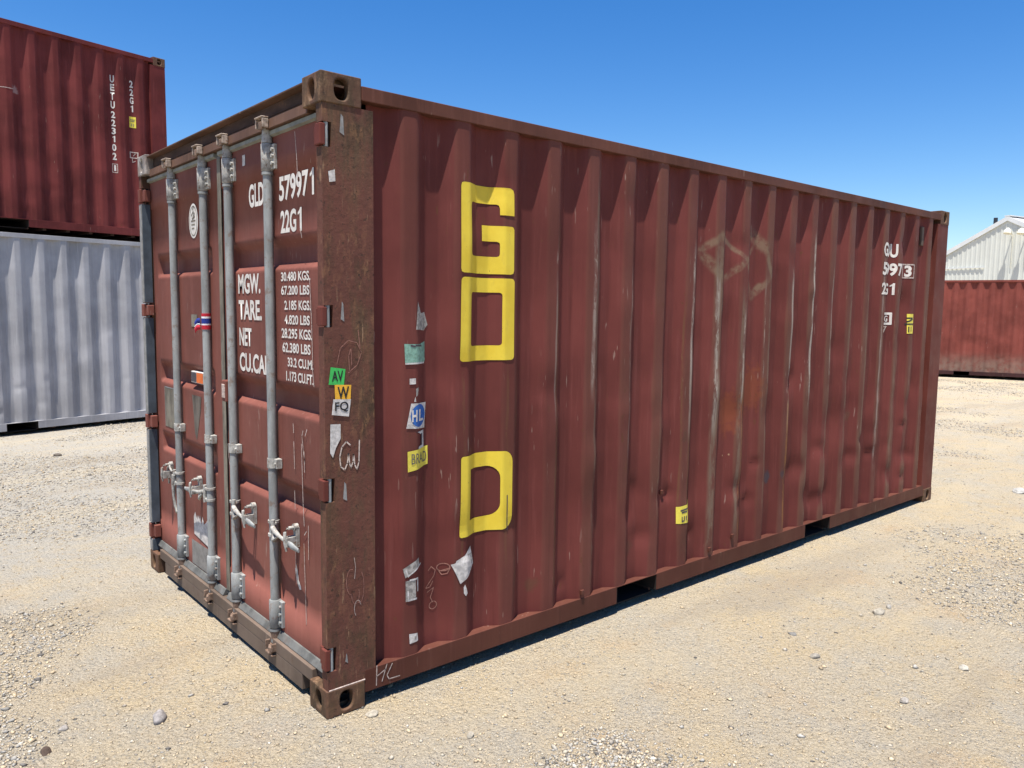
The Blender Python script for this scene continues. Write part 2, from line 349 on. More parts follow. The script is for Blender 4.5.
def gravel(n_try):
    ang = rs.uniform(-.62, .68, n_try)+yaw                    # the yard, near stones dense and thinning with distance
    d = 1.6+26*rs.rand(n_try)**1.9
    x = CAM_POS.x+d*np.cos(ang); y = CAM_POS.y+d*np.sin(ang)
    grey = fbm(x*.8+5, y*.8+3, 4)
    grey = grey+.22*np.exp(-((x-.2)**2/3.5+(y-5.8)**2/5))+.15*np.exp(-((x-3.3)**2/.9+(y+1.5)**2/.6))+.14*np.exp(-((x+.75)**2/.18+(y-1.75)**2/.1))+.12*np.exp(-((x-.95)**2/.2+(y+.85)**2/.08))
    p = np.clip((grey-.50)*5.5, .13, 1)
    inside = (x > .15) & (x < 5.95) & (y > .1) & (y < 2.3)
    ok = (rs.rand(n_try) < p) & ~inside
    x, y, d, grey = x[ok], y[ok], d[ok], grey[ok]; n = len(x)
    s = .0022+.0048*rs.rand(n)**2.2+.008*(rs.rand(n) > .97)*rs.rand(n)
    s = s*(1+.35*np.clip(d-5, 0, 20)/10)*np.where(grey > .6, 1.25, 1)
    sc = s[:, None]*rs.uniform(.6, 1.45, (n, 3)); sc[:, 2] *= .62
    a = rs.rand(n)*6.28; ca, sa = np.cos(a), np.sin(a)
    J = 1+rs.uniform(-.28, .28, (n, len(IV), 1))
    V = IV[None]*J*sc[:, None, :]
    tx = rs.uniform(-.5, .5, n)
    V[:, :, 2] += V[:, :, 0]*tx[:, None]*.5
    vx = V[:, :, 0]*ca[:, None]-V[:, :, 1]*sa[:, None]; vy = V[:, :, 0]*sa[:, None]+V[:, :, 1]*ca[:, None]
    z = gheight(x, y)
    V = np.stack([vx+x[:, None], vy+y[:, None], V[:, :, 2]+(z+sc[:, 2]*.35)[:, None]], -1)
    F = IF[None]+(np.arange(n)*len(IV))[:, None, None]
    pal = np.array([(.38, .30, .20), (.35, .31, .245), (.27, .255, .23), (.42, .385, .32), (.12, .11, .10), (.42, .34, .23), (.28, .25, .21)])
    w = np.where((grey > .56)[:, None], [[.14, .26, .24, .07, .09, .08, .12]], [[.42, .16, .08, .025, .03, .20, .085]])
    cdf = np.cumsum(w, 1); cdf /= cdf[:, -1:]
    ci = (rs.rand(n)[:, None] > cdf).sum(1).clip(0, 6)
    colr = pal[ci]*rs.uniform(.8, 1.2, (n, 1))
    o = np_mesh('gravel', V.reshape(-1, 3), F.reshape(-1, 3), M['stone'], 3)
    at = o.data.color_attributes.new('col', 'FLOAT_COLOR', 'POINT')
    cc = np.concatenate([np.repeat(colr, len(IV), 0), np.ones((n*len(IV), 1))], 1).astype(np.float32)
    at.data.foreach_set('color', cc.ravel())
    return o
gr = gravel(620000); gr['kind'] = 'stuff'; gr['label'] = 'loose tan and grey gravel scattered over the yard'; gr['category'] = 'gravel'

ROCKS = [(-.53, .44, .033, .8, (.50, .46, .44), 'rounded pinkish grey stone in front of the container doors'),
         (2.13, -.98, .026, .6, (.46, .42, .36), 'flat topped pale stone with dark underside, alone on bare sand right of centre'),
         (2.95, -.92, .030, .8, (.60, .54, .44), 'larger cream stone of the close pair to the right of the container'),
         (3.09, -.92, .018, .8, (.52, .49, .44), 'smaller cream stone of the close pair to the right of the container'),
         (2.59, -1.49, .022, .6, (.62, .58, .50), 'flat whitish stone near the grey gravel patch at the right edge'),
         (2.03, -1.45, .020, .8, (.55, .50, .44), 'small angular white stone low at the right of the picture'),
         (7.06, -.41, .070, .5, (.66, .64, .60), 'large flat white stone at the far right, beyond the container end'),
         (-.93, .47, .022, .6, (.13, .09, .07), 'dark brown stone in the lower left corner'),
         (2.3, -.76, .018, .5, (.30, .29, .27), 'flat grey stone up the sand from the dark bottomed pale stone'),
         (.16, -.08, .022, .7, (.60, .53, .42), 'cream stone lying just off the rusty bottom corner casting'),
         (-.27, .40, .014, .5, (.26, .24, .22), 'small dark grey stone near the door sill'),
         (-.84, .62, .020, .5, (.48, .44, .40), 'flat light stone left of the pinkish rounded stone'),
         (.38, -.47, .016, .8, (.55, .49, .40), 'small cream stone nearest the camera below the bottom rail'),
         (.30, 7.0, .05, .45, (.20, .17, .14), 'dark flat stone on grey gravel before the grey container')]
for (x, y, s, fl, c, lab) in ROCKS:
    b = bmesh.new(); bmesh.ops.create_icosphere(b, subdivisions=3, radius=1)
    rr = random.Random(lab); ph = [rr.uniform(0, 6) for _ in range(6)]
    cuts = [(Vector((rr.uniform(-1, 1), rr.uniform(-1, 1), rr.uniform(-.4, 1))).normalized(), rr.uniform(.62, .85)) for _ in range(7)]
    a, q = rr.uniform(.75, 1), rr.uniform(1, 1.35)
    for v in b.verts:
        p = v.co.copy()
        for n_, d_ in cuts:
            e = p.dot(n_)-d_
            if e > 0: p -= n_*e*.9
        p *= 1+.05*math.sin(5*p.x+ph[0])*math.sin(6*p.y+ph[1])+.03*math.sin(13*p.z+ph[2])
        v.co = Vector((p.x*s*q, p.y*s*a, p.z*s*fl))
    for fa in b.faces: fa.smooth = len(lab) % 2 == 0
    me = bpy.data.meshes.new('stone'); b.to_mesh(me); b.free()
    me.materials.append(simple('rock_surface', tuple(v*.50 for v in c), .9, .22, 0, 60, .05, .5))
    o = bpy.data.objects.new('stone', me); COL.objects.link(o)
    o.location = (x, y, float(gheight(np.array([x]), np.array([y]))[0])+s*fl*.42); o.rotation_euler = (rr.uniform(-.2, .2), rr.uniform(-.2, .2), rr.uniform(0, 6))
    o['label'] = lab; o['category'] = 'stone'; o['group'] = 'larger stones lying on the gravel yard'

# ---------------------------------------------------------------- shipping containers
L, WD, H = 6.058, 2.438, 2.591
PITCH, PH, YO, YI, HF, SL = .2784, .408, .006, .050, .036, .067
ZP0, ZP1 = .158, 2.508
def xbreaks():
    xs = [.224]; k = 0
    while True:
        c = PH+PITCH*k
        if c > L-.35: break
        for e in (-HF-SL, -HF, HF, HF+SL):
            for w in (-.011, -.004, .004, .011): xs.append(c+e+w)
        xs += [c, c+HF+SL/2, c-HF-SL/2]
        k += 1
    xs.append(L-.224)
    return sorted(x for x in xs if .224 <= x <= L-.224)
XB = xbreaks(); ZB = list(np.linspace(ZP0, ZP1, 80))
DENTS = [(rs.uniform(.3, 5.8), rs.uniform(.3, 2.3), rs.uniform(.04, .15), rs.uniform(-.009, .013)) for _ in range(110)]
DENTS += [(rs.uniform(.9, 5.8), rs.uniform(.25, .75), rs.uniform(.03, .07), rs.uniform(.008, .018)) for _ in range(26)]
DENTS += [(2.9, .55, .07, .015), (3.83, .37, .07, .022), (4.1, .33, .06, .016), (3.55, 1.2, .08, .012), (1.57, .9, .1, -.012), (2.15, .62, .06, .012), (5.3, 1.8, .09, .012), (2.62, 1.2, .12, -.01)]
def depth0(x):
    k = round((x-PH)/PITCH); d = abs(x-(PH+PITCH*k))
    kmax = int((L-.35-PH)/PITCH)
    if k < 0 or k > kmax: return YI
    if d <= HF+1e-6: return YO
    if d <= HF+SL: return YO+(YI-YO)*(d-HF)/SL
    return YI
def depth(x): return sum(depth0(x+q) for q in (-.009, -.006, -.003, 0, .003, .006, .009))/7
VAR = 0          # the other containers carry their own dents
def dent(x, z):
    if VAR: return .55*dent0((L-x)*.9+.37*VAR, z*.95+.04*VAR)
    return dent0(x, z)
def dent0(x, z):
    v = .0016*math.sin(x*3.1+z*1.7)+.0012*math.sin(z*5.3+x*9)
    for a, b, s, h in DENTS:
        q = ((x-a)**2+(z-b)**2)/(s*s)
        if q < 9: v += h*math.exp(-q)
    edge = min(1, (z-ZP0)/.1, (ZP1-z)/.1)
    return v*max(0, edge)
def side_y(x, z): return depth(x)+dent(x, z)

def face_with_hole(b, o, eu, ev, en, w, h, hw, hh, tube=.03, n=32, cu=0, cv=0):
    """rectangular face w x h centred at o with a rounded hole and a short sleeve running inwards"""
    outer, inner, deep = [], [], []
    per = n//4
    for i in range(n):
        s_, t_ = divmod(i, per); t_ = t_/per
        ux, uy = [(-1+2*t_, -1), (1, -1+2*t_), (1-2*t_, 1), (-1, 1-2*t_)][s_]
        outer.append(b.verts.new(o+eu*(ux*w/2)+ev*(uy*h/2)))
        a = math.atan2(uy*h, ux*w) if False else math.atan2(uy, ux)
        e = 2/2.6; cx = math.copysign(abs(math.cos(a))**e, math.cos(a)); cy = math.copysign(abs(math.sin(a))**e, math.sin(a))
        p = o+eu*(cu+cx*hw/2)+ev*(cv+cy*hh/2)
        inner.append(b.verts.new(p)); deep.append(b.verts.new(p-en*tube))
    for i in range(n):
        j = (i+1) % n
        b.faces.new((outer[i], outer[j], inner[j], inner[i])); b.faces.new((inner[i], inner[j], deep[j], deep[i]))

def casting(parent, x0, y0, z0, mat='casting', label=None):
    wx, wy, wz = .178, .162, .118
    mb = MB(); b = mb.b; c = Vector((x0+wx/2, y0+wy/2, z0+wz/2)); X, Y, Z = Vector((1, 0, 0)), Vector((0, 1, 0)), Vector((0, 0, 1))
    for sgn in (-1, 1):
        face_with_hole(b, c+X*sgn*wx/2, Y, Z, X*sgn, wy, wz, .052, .079, cv=0, cu=0)
        face_with_hole(b, c+Y*sgn*wy/2, X, Z, Y*sgn, wx, wz, .060, .082)
        face_with_hole(b, c+Z*sgn*wz/2, X, Y, Z*sgn, wx, wy, .124, .064)
    bmesh.ops.remove_doubles(b, verts=b.verts, dist=1e-4)
    o = mb.obj('corner_casting', mat, parent, label=label)
    bv = o.modifiers.new('bevel', 'BEVEL'); bv.width = .007; bv.segments = 3; bv.limit_method = 'ANGLE'; bv.angle_limit = rad(60)
    return o

def rail_with_pockets(parent, y0, y1, mat):
    mb = MB(); pk = [(1.77, 2.12), (3.81, 4.18)]; x = .178
    for a, c in pk+[(L-.178, None)]:
        mb.box(x, a, y0, y1, .060, .158); x = c
    for a, c in pk:                                # strap over each pocket
        mb.box(a, c, y0+.0005, y1-.0005, .152, .1575)
    return mb.obj('bottom_side_rail', mat, parent, .002)

def container_common(root, mats, detail=False):
    # mats: side, paint, rail, toprail, post, casting
    for cz in (0, H-.118):
        for cx in (0, L-.178):
            for cy in (0, WD-.162):
                grey = detail and cx == 0 and cy > 1 
                casting(root, cx, cy, cz, 'greycast' if grey and cz > 1 else mats['casting'], 'grey scuffed corner casting' if grey and cz > 1 else None)
    # side panels
    def panel(y_of, name):
        mb = MB(); mb.grid(XB, ZB, lambda x, z: (x, y_of(x, z), z), True); return mb.obj(name, mats['side'] if name else None, root)
    panel(side_y, 'side_panel')
    mb = MB(); mb.grid(XB, [ZP0, ZP1], lambda x, z: (x, WD-depth(x), z)); mb.obj('side_panel', mats['paint'], root)
    # end panels
    def endp(sgn, xf):
        ys = [.05]; y = .12
        while y < WD-.2:
            for dd, e in ((0, 0), (.09, 0), (.12, 1), (.21, 1)): ys.append(y+dd)
            y += .24
        ys = [v for v in ys if v < WD-.05]+[WD-.05]
        mb = MB()
        def dep(v):
            q = ((v-.12) % .24)
            return 0 if q <= .09 else ((q-.09)/.03*.04 if q < .12 else (.04 if q < .21 else (.24-q)/.03*.04))
        mb.grid(ys, [.15, 2.50], lambda a, z: (xf+sgn*(.02+dep(a)), a, z)); return mb.obj('end_panel', mats['paint'], root)
    endp(-1, L)
    if not detail: endp(1, 0)
    # posts
    for cx in (0, 1):
        for cy in (0, 1):
            xa, xb = (.006, .230) if cx == 0 else (L-.226, L-.006)
            ya, yb = (.004, .052) if cy == 0 else (WD-.052, WD-.004)
            mb = MB()
            slots = [(.198, .300), (.908, 1.006), (1.612, 1.700), (2.308, 2.402)]
            if detail and cx == 0:
                mb.box(.046, xb, ya, yb, .118, H-.118); z = .118
                for a, c in slots+[(H-.118, None)]:
                    mb.box(xa, .046, ya, yb, z, a); z = c
            else:
                mb.box(xa, xb, ya, yb, .118, H-.118)
            mb.obj('corner_post', mats['post'] if cx == 0 else mats['paint'], root)
    # rails
    rail_with_pockets(root, .0035, .060, mats['rail']); rail_with_pockets(root, WD-.060, WD-.0035, mats['rail'])
    for ya, yb in ((.001, .062), (WD-.062, WD-.001)):
        MB().box(.178, L-.178, ya, yb, 2.506, 2.562).obj('top_side_rail', mats['toprail'], root, .003)
    for xa, xb in (((L-.06, L-.002),) if detail else ((.002, .06), (L-.06, L-.002))):
        mb = MB(); mb.box(xa, xb, .162, WD-.162, 2.47, 2.556); mb.obj('end_rail', mats['toprail'], root, .003)
        mb = MB(); mb.box(xa, xb, .162, WD-.162, .03, .155); mb.obj('end_rail', mats['rail'], root, .003)
    # roof, floor
    mb = MB(); xs = list(np.arange(.06, L-.06, .055))
    mb.grid(xs, [.062, .12, WD-.12, WD-.062], lambda x, y: (x, y, 2.556+(.009*math.sin(x/.209*2*math.pi) if .1 < y < WD-.1 else 0)), True)
    mb.obj('roof_panel', mats['toprail'], root)
    mb = MB(); mb.box(.07, L-.07, .065, WD-.065, .155, .185)
    x = .3
    while x < L-.3:
        if not (1.7 < x < 2.2 or 3.74 < x < 4.25): mb.box(x, x+.045, .065, WD-.065, .035, .154)
        x += .29
    for a, c in ((1.77, 2.12), (3.81, 4.18)):
        mb.box(a-.012, a-.001, .065, WD-.065, .035, .154); mb.box(c+.001, c+.012, .065, WD-.065, .035, .154)
    mb.obj('underfloor', 'bump', root)
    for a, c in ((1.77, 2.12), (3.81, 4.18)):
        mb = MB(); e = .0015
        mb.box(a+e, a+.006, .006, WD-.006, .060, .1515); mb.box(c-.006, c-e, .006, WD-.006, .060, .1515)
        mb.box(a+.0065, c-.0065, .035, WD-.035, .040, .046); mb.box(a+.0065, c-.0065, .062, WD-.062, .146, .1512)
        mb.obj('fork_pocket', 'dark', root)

# ---- surface writing -------------------------------------------------------
def text_bm(s, u0, u1, v0, v1, bold=.012):
    """2D lettering fitted to a rectangle, as a bmesh in the u/v plane"""
    cu = bpy.data.curves.new('t', 'FONT'); cu.body = s; cu.size = 1; cu.offset = bold; cu.resolution_u = 4
    ob = bpy.data.objects.new('t', cu); COL.objects.link(ob)
    dg = bpy.context.evaluated_depsgraph_get(); dg.update()
    me = bpy.data.meshes.new_from_object(ob.evaluated_get(dg))
    b = bmesh.new(); b.from_mesh(me)
    xs = [v.co.x for v in b.verts]; ys = [v.co.y for v in b.verts]
    ax, bx, ay, by = min(xs), max(xs), min(ys), max(ys)
    for v in b.verts: v.co = Vector((u0+(v.co.x-ax)/(bx-ax)*(u1-u0), v0+(v.co.y-ay)/(by-ay)*(v1-v0), 0))
    bpy.data.objects.remove(ob); bpy.data.curves.remove(cu); bpy.data.meshes.remove(me)
    return b
def poly_bm(*polys):
    b = bmesh.new()
    for p in polys:
        fcs = b.faces.new([b.verts.new((x, y, 0)) for x, y in p])
    b.normal_update()
    bmesh.ops.triangulate(b, faces=b.faces, ngon_method='EAR_CLIP'); return b
def ring_bm(outer, inner):
    b = bmesh.new(); n = len(outer)
    o = [b.verts.new((x, y, 0)) for x, y in outer]; i_ = [b.verts.new((x, y, 0)) for x, y in inner]
    for k in range(n): b.faces.new((o[k], o[(k+1) % n], i_[(k+1) % n], i_[k]))
    return b
def stroke_bm(lines, w):
    b = bmesh.new()
    for ln in lines:
        for (x1, y1), (x2, y2) in zip(ln, ln[1:]):
            d = math.hypot(x2-x1, y2-y1) or 1e-6; nx_, ny_ = -(y2-y1)/d*w/2, (x2-x1)/d*w/2; ex, ey = (x2-x1)/d*w*.3, (y2-y1)/d*w*.3
            b.faces.new([b.verts.new(p) for p in ((x1-ex+nx_, y1-ey+ny_, 0), (x1-ex-nx_, y1-ey-ny_, 0), (x2+ex-nx_, y2+ey-ny_, 0), (x2+ex+nx_, y2+ey+ny_, 0))])
    return b
def put(b, name, mat, parent, where, off=.0022, label=None, du=0.0):
    """lay a flat decal on a surface: 'side' follows the corrugated sheet, 'door', 'post', 'rail' are flat"""
    for v in b.verts: v.co.x += du
    if where == 'side':
        bmesh.ops.triangulate(b, faces=b.faces)
        xs = [v.co.x for v in b.verts]; ys = [v.co.y for v in b.verts]
        for cuts, ax in ((XB, 0), (ZB, 1)):
            lo, hi = (min(xs), max(xs)) if ax == 0 else (min(ys), max(ys))
            for c in cuts:
                if lo < c < hi:
                    nrm = (1, 0, 0) if ax == 0 else (0, 1, 0); pt = (c, 0, 0) if ax == 0 else (0, c, 0)
                    bmesh.ops.bisect_plane(b, geom=b.verts[:]+b.edges[:]+b.faces[:], plane_co=pt, plane_no=nrm, dist=1e-6)
        for v in b.verts:
            x, z = v.co.x, v.co.y; i = max(0, min(len(ZB)-2, int((z-ZP0)/(ZB[1]-ZB[0])))); tt = (z-ZB[i])/(ZB[i+1]-ZB[i])
            j = 0
            while j < len(XB)-2 and XB[j+1] < x-1e-7: j += 1
            s_ = (x-XB[j])/(XB[j+1]-XB[j])
            y = ((side_y(XB[j], ZB[i])*(1-tt)+side_y(XB[j], ZB[i+1])*tt)*(1-s_)+(side_y(XB[j+1], ZB[i])*(1-tt)+side_y(XB[j+1], ZB[i+1])*tt)*s_)
            v.co = Vector((x, y-off, z))
    elif where == 'door':       # u runs towards -y so the writing reads from outside
        for v in b.verts: v.co = Vector((DX-off, -v.co.x, v.co.y))
    elif where == 'post':
        for v in b.verts: v.co = Vector((v.co.x, .004-off, v.co.y))
    elif where == 'rail':
        for v in b.verts: v.co = Vector((v.co.x, .0035-off, v.co.y))
    if where == 'side':
        bmesh.ops.recalc_face_normals(b, faces=b.faces)
    me = bpy.data.meshes.new(name); b.to_mesh(me); b.free(); me.materials.append(M[mat])
    o = bpy.data.objects.new(name, me); COL.objects.link(o); o.parent = parent
    if label: o['label'] = label
    return o
def rnd_rect(x0, x1, z0, z1, rr, n=4):
    p = []
    for cx, cz, a0 in ((x1-rr, z1-rr, 0), (x0+rr, z1-rr, 90), (x0+rr, z0+rr, 180), (x1-rr, z0+rr, 270)):
        for k in range(n+1):
            a = rad(a0+90*k/n); p.append((cx+rr*math.cos(a), cz+rr*math.sin(a)))
    return p

def one_bm(u0, u1, v0, v1):
    w = u1-u0; h = v1-v0
    return poly_bm([(u0+.50*w, v0), (u1, v0), (u1, v1), (u0+.62*w, v1), (u0+.46*w, v1-.10*h), (u0, v1-.20*h), (u0, v1-.31*h), (u0+.50*w, v1-.24*h)])

# ================================================================ the main container
main = thing('shipping_container', 'whole maroon container in the foreground with yellow letters and a double door end', 'container', group='shipping containers in the yard')
container_common(main, dict(side='side', paint='paint', rail='rail', toprail='toprail', post='post', casting='casting'), detail=True)
DX = .059
side = [o for o in main.children if o.name.startswith('side_panel')][0]
posts = [o for o in main.children if o.name.startswith('corner_post')]
npost = posts[0]; fpost = posts[1]
brail = [o for o in main.children if o.name.startswith('bottom_side_rail')][0]

# big yellow letters
def bar(x0, x1, z0, z1): return [(x0, z0), (x1, z0), (x1, z1), (x0, z1)]
r_ = .018
G = [(.682+r_, 2.250), (.682+.004, 2.246), (.682, 2.232), (.682, 1.872), (.686, 1.858), (.700, 1.853), (.975, 1.853), (.990, 1.858), (.995, 1.872), (.995, 2.060), (.990, 2.070), (.983, 2.074), (.831, 2.074), (.831, 2.002), (.905, 2.002), (.915, 1.998), (.918, 1.990),
     (.918, 1.945), (.915, 1.936), (.905, 1.932), (.765, 1.932), (.752, 1.936), (.748, 1.948), (.748, 2.155), (.752, 2.168), (.765, 2.172), (.905, 2.172), (.915, 2.168), (.919, 2.155), (.919, 2.124), (.995, 2.124), (.995, 2.225), (.989, 2.243), (.972, 2.250)]
put(poly_bm(G), 'letter', 'yellow', side, 'side', .003, 'yellow letter G', du=-.011)
put(ring_bm(rnd_rect(.685, .999, 1.453, 1.834, .018), rnd_rect(.752, .930, 1.522, 1.768, .014)), 'letter', 'yellow', side, 'side', .003, 'yellow square cornered letter O', du=-.011)
n_ = 24
Dout = rnd_rect(.690, 1.003, .632, 1.018, .018)
def Dshape(x0, x1, z0, z1, r0_, r1_):
    p = []
    for cx, cz, a0, q in ((x1-r1_, z1-r1_, 0, r1_), (x0+r0_, z1-r0_, 90, r0_), (x0+r0_, z0+r0_, 180, r0_), (x1-r1_, z0+r1_, 270, r1_)):
        for k in range(7):
            a = rad(a0+15*k); p.append((cx+q*math.cos(a), cz+q*math.sin(a)))
    return p
put(ring_bm(Dshape(.690, 1.000, .636, 1.018, .014, .055), Dshape(.757, .930, .708, .950, .004, .060)), 'letter', 'yellow', side, 'side', .003, 'yellow letter D with round right corners', du=-.011)
put(stroke_bm([[(.957, .80), (.957, .70), (.96, .63)]], .006), 'crack', 'darklabel', side, 'side', .0042)
# container marking at the far end of the side
for row, z0, z1 in (('GLDU', 2.143, 2.252), ('579971', 1.995, 2.097), ('22G1', 1.843, 1.937)):
    for k, ch in enumerate(row):
        cx = [4.858, 4.925, 4.992, 5.062, 5.132, 5.190][k]; hw = .033 if ch != '1' else .020
        put(text_bm(ch, cx-hw, cx+hw, z0, z1, .035) if ch != '1' else one_bm(cx-hw, cx+hw, z0, z1), 'marking', 'white', side, 'side')
put(ring_bm(rnd_rect(5.272, 5.405, 1.985, 2.105, .005, 1), rnd_rect(5.285, 5.393, 1.996, 2.094, .004, 1)), 'marking', 'faint', side, 'side')
put(text_bm('3', 5.312, 5.372, 1.998, 2.092, .04), 'marking', 'white', side, 'side')
put(ring_bm(rnd_rect(4.925, 5.075, 1.600, 1.700, .004, 1), rnd_rect(4.945, 5.055, 1.618, 1.682, .003, 1)), 'emblem', 'white', side, 'side')
put(text_bm('G', 4.99, 5.04, 1.625, 1.675, .02), 'emblem', 'white', side, 'side')
put(text_bm('7', 4.965, 5.04, 1.535, 1.590, .02), 'emblem', 'faint', side, 'side')
yl = put(poly_bm(bar(5.365, 5.452, 1.525, 1.690)), 'sticker', 'lemon', side, 'side', label='small yellow height sticker near the far end')
put(stroke_bm([[(5.365, 1.655), (5.435, 1.655)], [(5.365, 1.625), (5.435, 1.645)], [(5.38, 1.58), (5.38, 1.54)], [(5.415, 1.58), (5.415, 1.545)], [(5.35, 1.605), (5.445, 1.605)]], .012), 'print', 'black', side, 'side', .0035)
# low yellow sticker with curled corner
put(poly_bm([(2.296, .423), (2.43, .415), (2.447, .47), (2.452, .545), (2.435, .550), (2.40, .528), (2.296, .525)]), 'sticker', 'lemon', side, 'side', label='small yellow sticker with a curled corner low on the panel')
put(stroke_bm([[(2.325, .500), (2.42, .505)], [(2.335, .487), (2.385, .487)], [(2.335, .460), (2.335, .435), (2.350, .435)], [(2.358, .460), (2.358, .437)], [(2.378, .460), (2.378, .437)]], .009), 'print', 'darklabel', side, 'side', .0035)
# near stickers
put(poly_bm([(.376, 1.540), (.460, 1.537), (.505, 1.548), (.507, 1.468), (.503, 1.456), (.380, 1.454)]), 'sticker', 'teal', side, 'side', label='faded teal square sticker')
put(poly_bm(bar(.380, .500, 1.452, 1.459)), 'sticker', 'paper', side, 'side', .003)
put(stroke_bm([[(.41, 1.532), (.43, 1.528)], [(.435, 1.532), (.475, 1.530)]], .008), 'print', 'darklabel', side, 'side', .0032)
put(poly_bm([(.437, 1.60), (.450, 1.72), (.475, 1.67), (.505, 1.675), (.525, 1.62), (.50, 1.595), (.455, 1.60)]), 'residue', 'papergrey', side, 'side', label='grey glue residue')
put(poly_bm(bar(.402, .434, 1.366, 1.391)), 'sticker', 'paper', side, 'side', .0024)
put(poly_bm([(.435, 1.345), (.452, 1.352), (.447, 1.32), (.437, 1.31)]), 'residue', 'papergrey', side, 'side')
put(poly_bm([(.425, 1.29), (.432, 1.312), (.436, 1.288)]), 'residue', 'paper', side, 'side')
put(poly_bm([(.410, 1.283), (.514, 1.279), (.508, 1.165), (.386, 1.176)]), 'sticker', 'paper', side, 'side', label='white sticker with a blue disc reading HL')
el = [(.458+.050*math.cos(a), 1.227+.050*math.sin(a)) for a in np.linspace(0, 2*math.pi, 33)[:-1]]
put(poly_bm(el), 'print', 'blue', side, 'side', .0034)
put(text_bm('H', .414, .442, 1.202, 1.254, .03), 'print', 'white', side, 'side', .0046)
put(text_bm('L', .454, .492, 1.202, 1.254, .03), 'print', 'white', side, 'side', .0046)
put(poly_bm([(.446, 1.155), (.500, 1.158), (.499, 1.078), (.452, 1.078), (.456, 1.088), (.478, 1.096), (.480, 1.140)]), 'residue', 'paper', side, 'side', label='torn remainder of a white label')
put(poly_bm([(.477, 1.143), (.486, 1.146), (.486, 1.095), (.470, 1.090)]), 'print', 'darklabel', side, 'side', .0034)
put(poly_bm([(.392, 1.074), (.525, 1.084), (.525, 1.000), (.394, .984)]), 'sticker', 'lemon', side, 'side', .0032, label='yellow sticker with grey lettering')
put(text_bm('BRAD', .412, .517, 1.016, 1.062, .004), 'print', 'plate', side, 'side', .0046)
put(poly_bm([(.385, .555), (.476, .588), (.481, .552), (.398, .512)]), 'sticker', 'papergrey', side, 'side', label='slanting scratched grey label', du=-.012)
put(stroke_bm([[(.388, .548), (.400, .518), (.478, .556)]], .007), 'residue', 'paper', side, 'side', .0032)
put(poly_bm(bar(.398, .453, .405, .498)), 'sticker', 'papergrey', side, 'side', label='small grey label with a pale border', du=-.012)
put(stroke_bm([[(.410, .498), (.453, .498), (.453, .44)], [(.398, .45), (.400, .408), (.445, .408)]], .008), 'residue', 'paper', side, 'side', .0032)
put(poly_bm([(.634, .520), (.655, .525), (.660, .535), (.712, .548), (.758, .582), (.772, .535), (.784, .492), (.740, .448), (.683, .420)]), 'sticker', 'paper', side, 'side', .0026, label='torn diamond shaped white label')
put(stroke_bm([[(.735, .545), (.762, .545), (.766, .50)]], .008), 'print', 'papergrey', side, 'side', .0036)
put(poly_bm([(.702, .40), (.710, .412), (.722, .385), (.728, .365), (.716, .355), (.704, .37)]), 'residue', 'paper', side, 'side')
put(poly_bm([(.414, .255), (.462, .248), (.464, .212), (.416, .210)]), 'sticker', 'paper', side, 'side', label='tiny torn white label near the bottom rail', du=-.012)
put(poly_bm(bar(.43, .442, .226, .238)), 'print', 'papergrey', side, 'side', .0034)
# faint chalk scribbles on the side
def circ(cx, cz, a, b_, n=14, ph=0): return [(cx+a*math.cos(2*math.pi*k/n+ph), cz+b_*math.sin(2*math.pi*k/n+ph)) for k in range(n+1)]
put(stroke_bm([[(.535, .505), (.550, .520), (.572, .500), (.565, .475), (.528, .432), (.523, .422), (.545, .425), (.56, .45)], circ(.605, .510, .026, .018), [(.585, .50), (.60, .475), (.622, .480), (.632, .505), (.60, .495)],
               [(.53, .402), (.565, .418), (.548, .375), (.560, .35)], circ(.562, .335, .020, .018)], .004), 'chalk_mark', 'chalkfaint', side, 'side', .0024, label='faint chalk figures')
# ventilator
mb = MB(); mb.box(5.575, 5.620, .030, .052, 2.27, 2.43); mb.obj('ventilator', 'sill', main, .006)
# weld tabs / drips on rail, bolts low on the panel
for bx_, bz_ in ((1.49, .19), (2.20, .62), (2.88, .24), (2.63, .2)):
    mb = MB(); mb.box(bx_-.012, bx_+.012, side_y(bx_, bz_)-.012, side_y(bx_, bz_)+.004, bz_-.01, bz_+.016); mb.obj('weld_tab', 'rail', main, .003)

# near post stickers
put(poly_bm([(.032, 1.455), (.097, 1.445), (.089, 1.380), (.022, 1.386)]), 'sticker', 'green', npost, 'post', .002, 'bright green sticker reading AV')
put(text_bm('AV', .036, .086, 1.397, 1.440, .02), 'print', 'black', npost, 'post', .0032)
put(poly_bm([(.048, 1.384), (.122, 1.380), (.118, 1.312), (.050, 1.318)]), 'sticker', 'amber', npost, 'post', .0026, 'amber sticker reading W')
put(text_bm('W', .060, .112, 1.325, 1.375, .02), 'print', 'black', npost, 'post', .0038)
put(poly_bm([(.041, 1.326), (.120, 1.322), (.110, 1.252), (.034, 1.264)]), 'sticker', 'paper', npost, 'post', .0032, 'whitish sticker reading FQ')
put(text_bm('FQ', .048, .108, 1.272, 1.314, .02), 'print', 'black', npost, 'post', .0044)
put(poly_bm([(.028, 1.226), (.073, 1.224), (.073, 1.165), (.052, 1.130), (.038, 1.090), (.026, 1.110)]), 'sticker', 'paper', npost, 'post', .002, 'torn strip of white paper')
CW = [[(.115, 1.135), (.098, 1.150), (.078, 1.130), (.068, 1.090), (.072, 1.050), (.090, 1.035), (.102, 1.060), (.108, 1.100), (.112, 1.060), (.118, 1.040), (.128, 1.065), (.131, 1.095), (.136, 1.050), (.146, 1.030), (.155, 1.060), (.158, 1.150)]]
put(stroke_bm(CW, .0055), 'chalk_mark', 'chalk', npost, 'post', .002, 'white chalk scrawl CW')
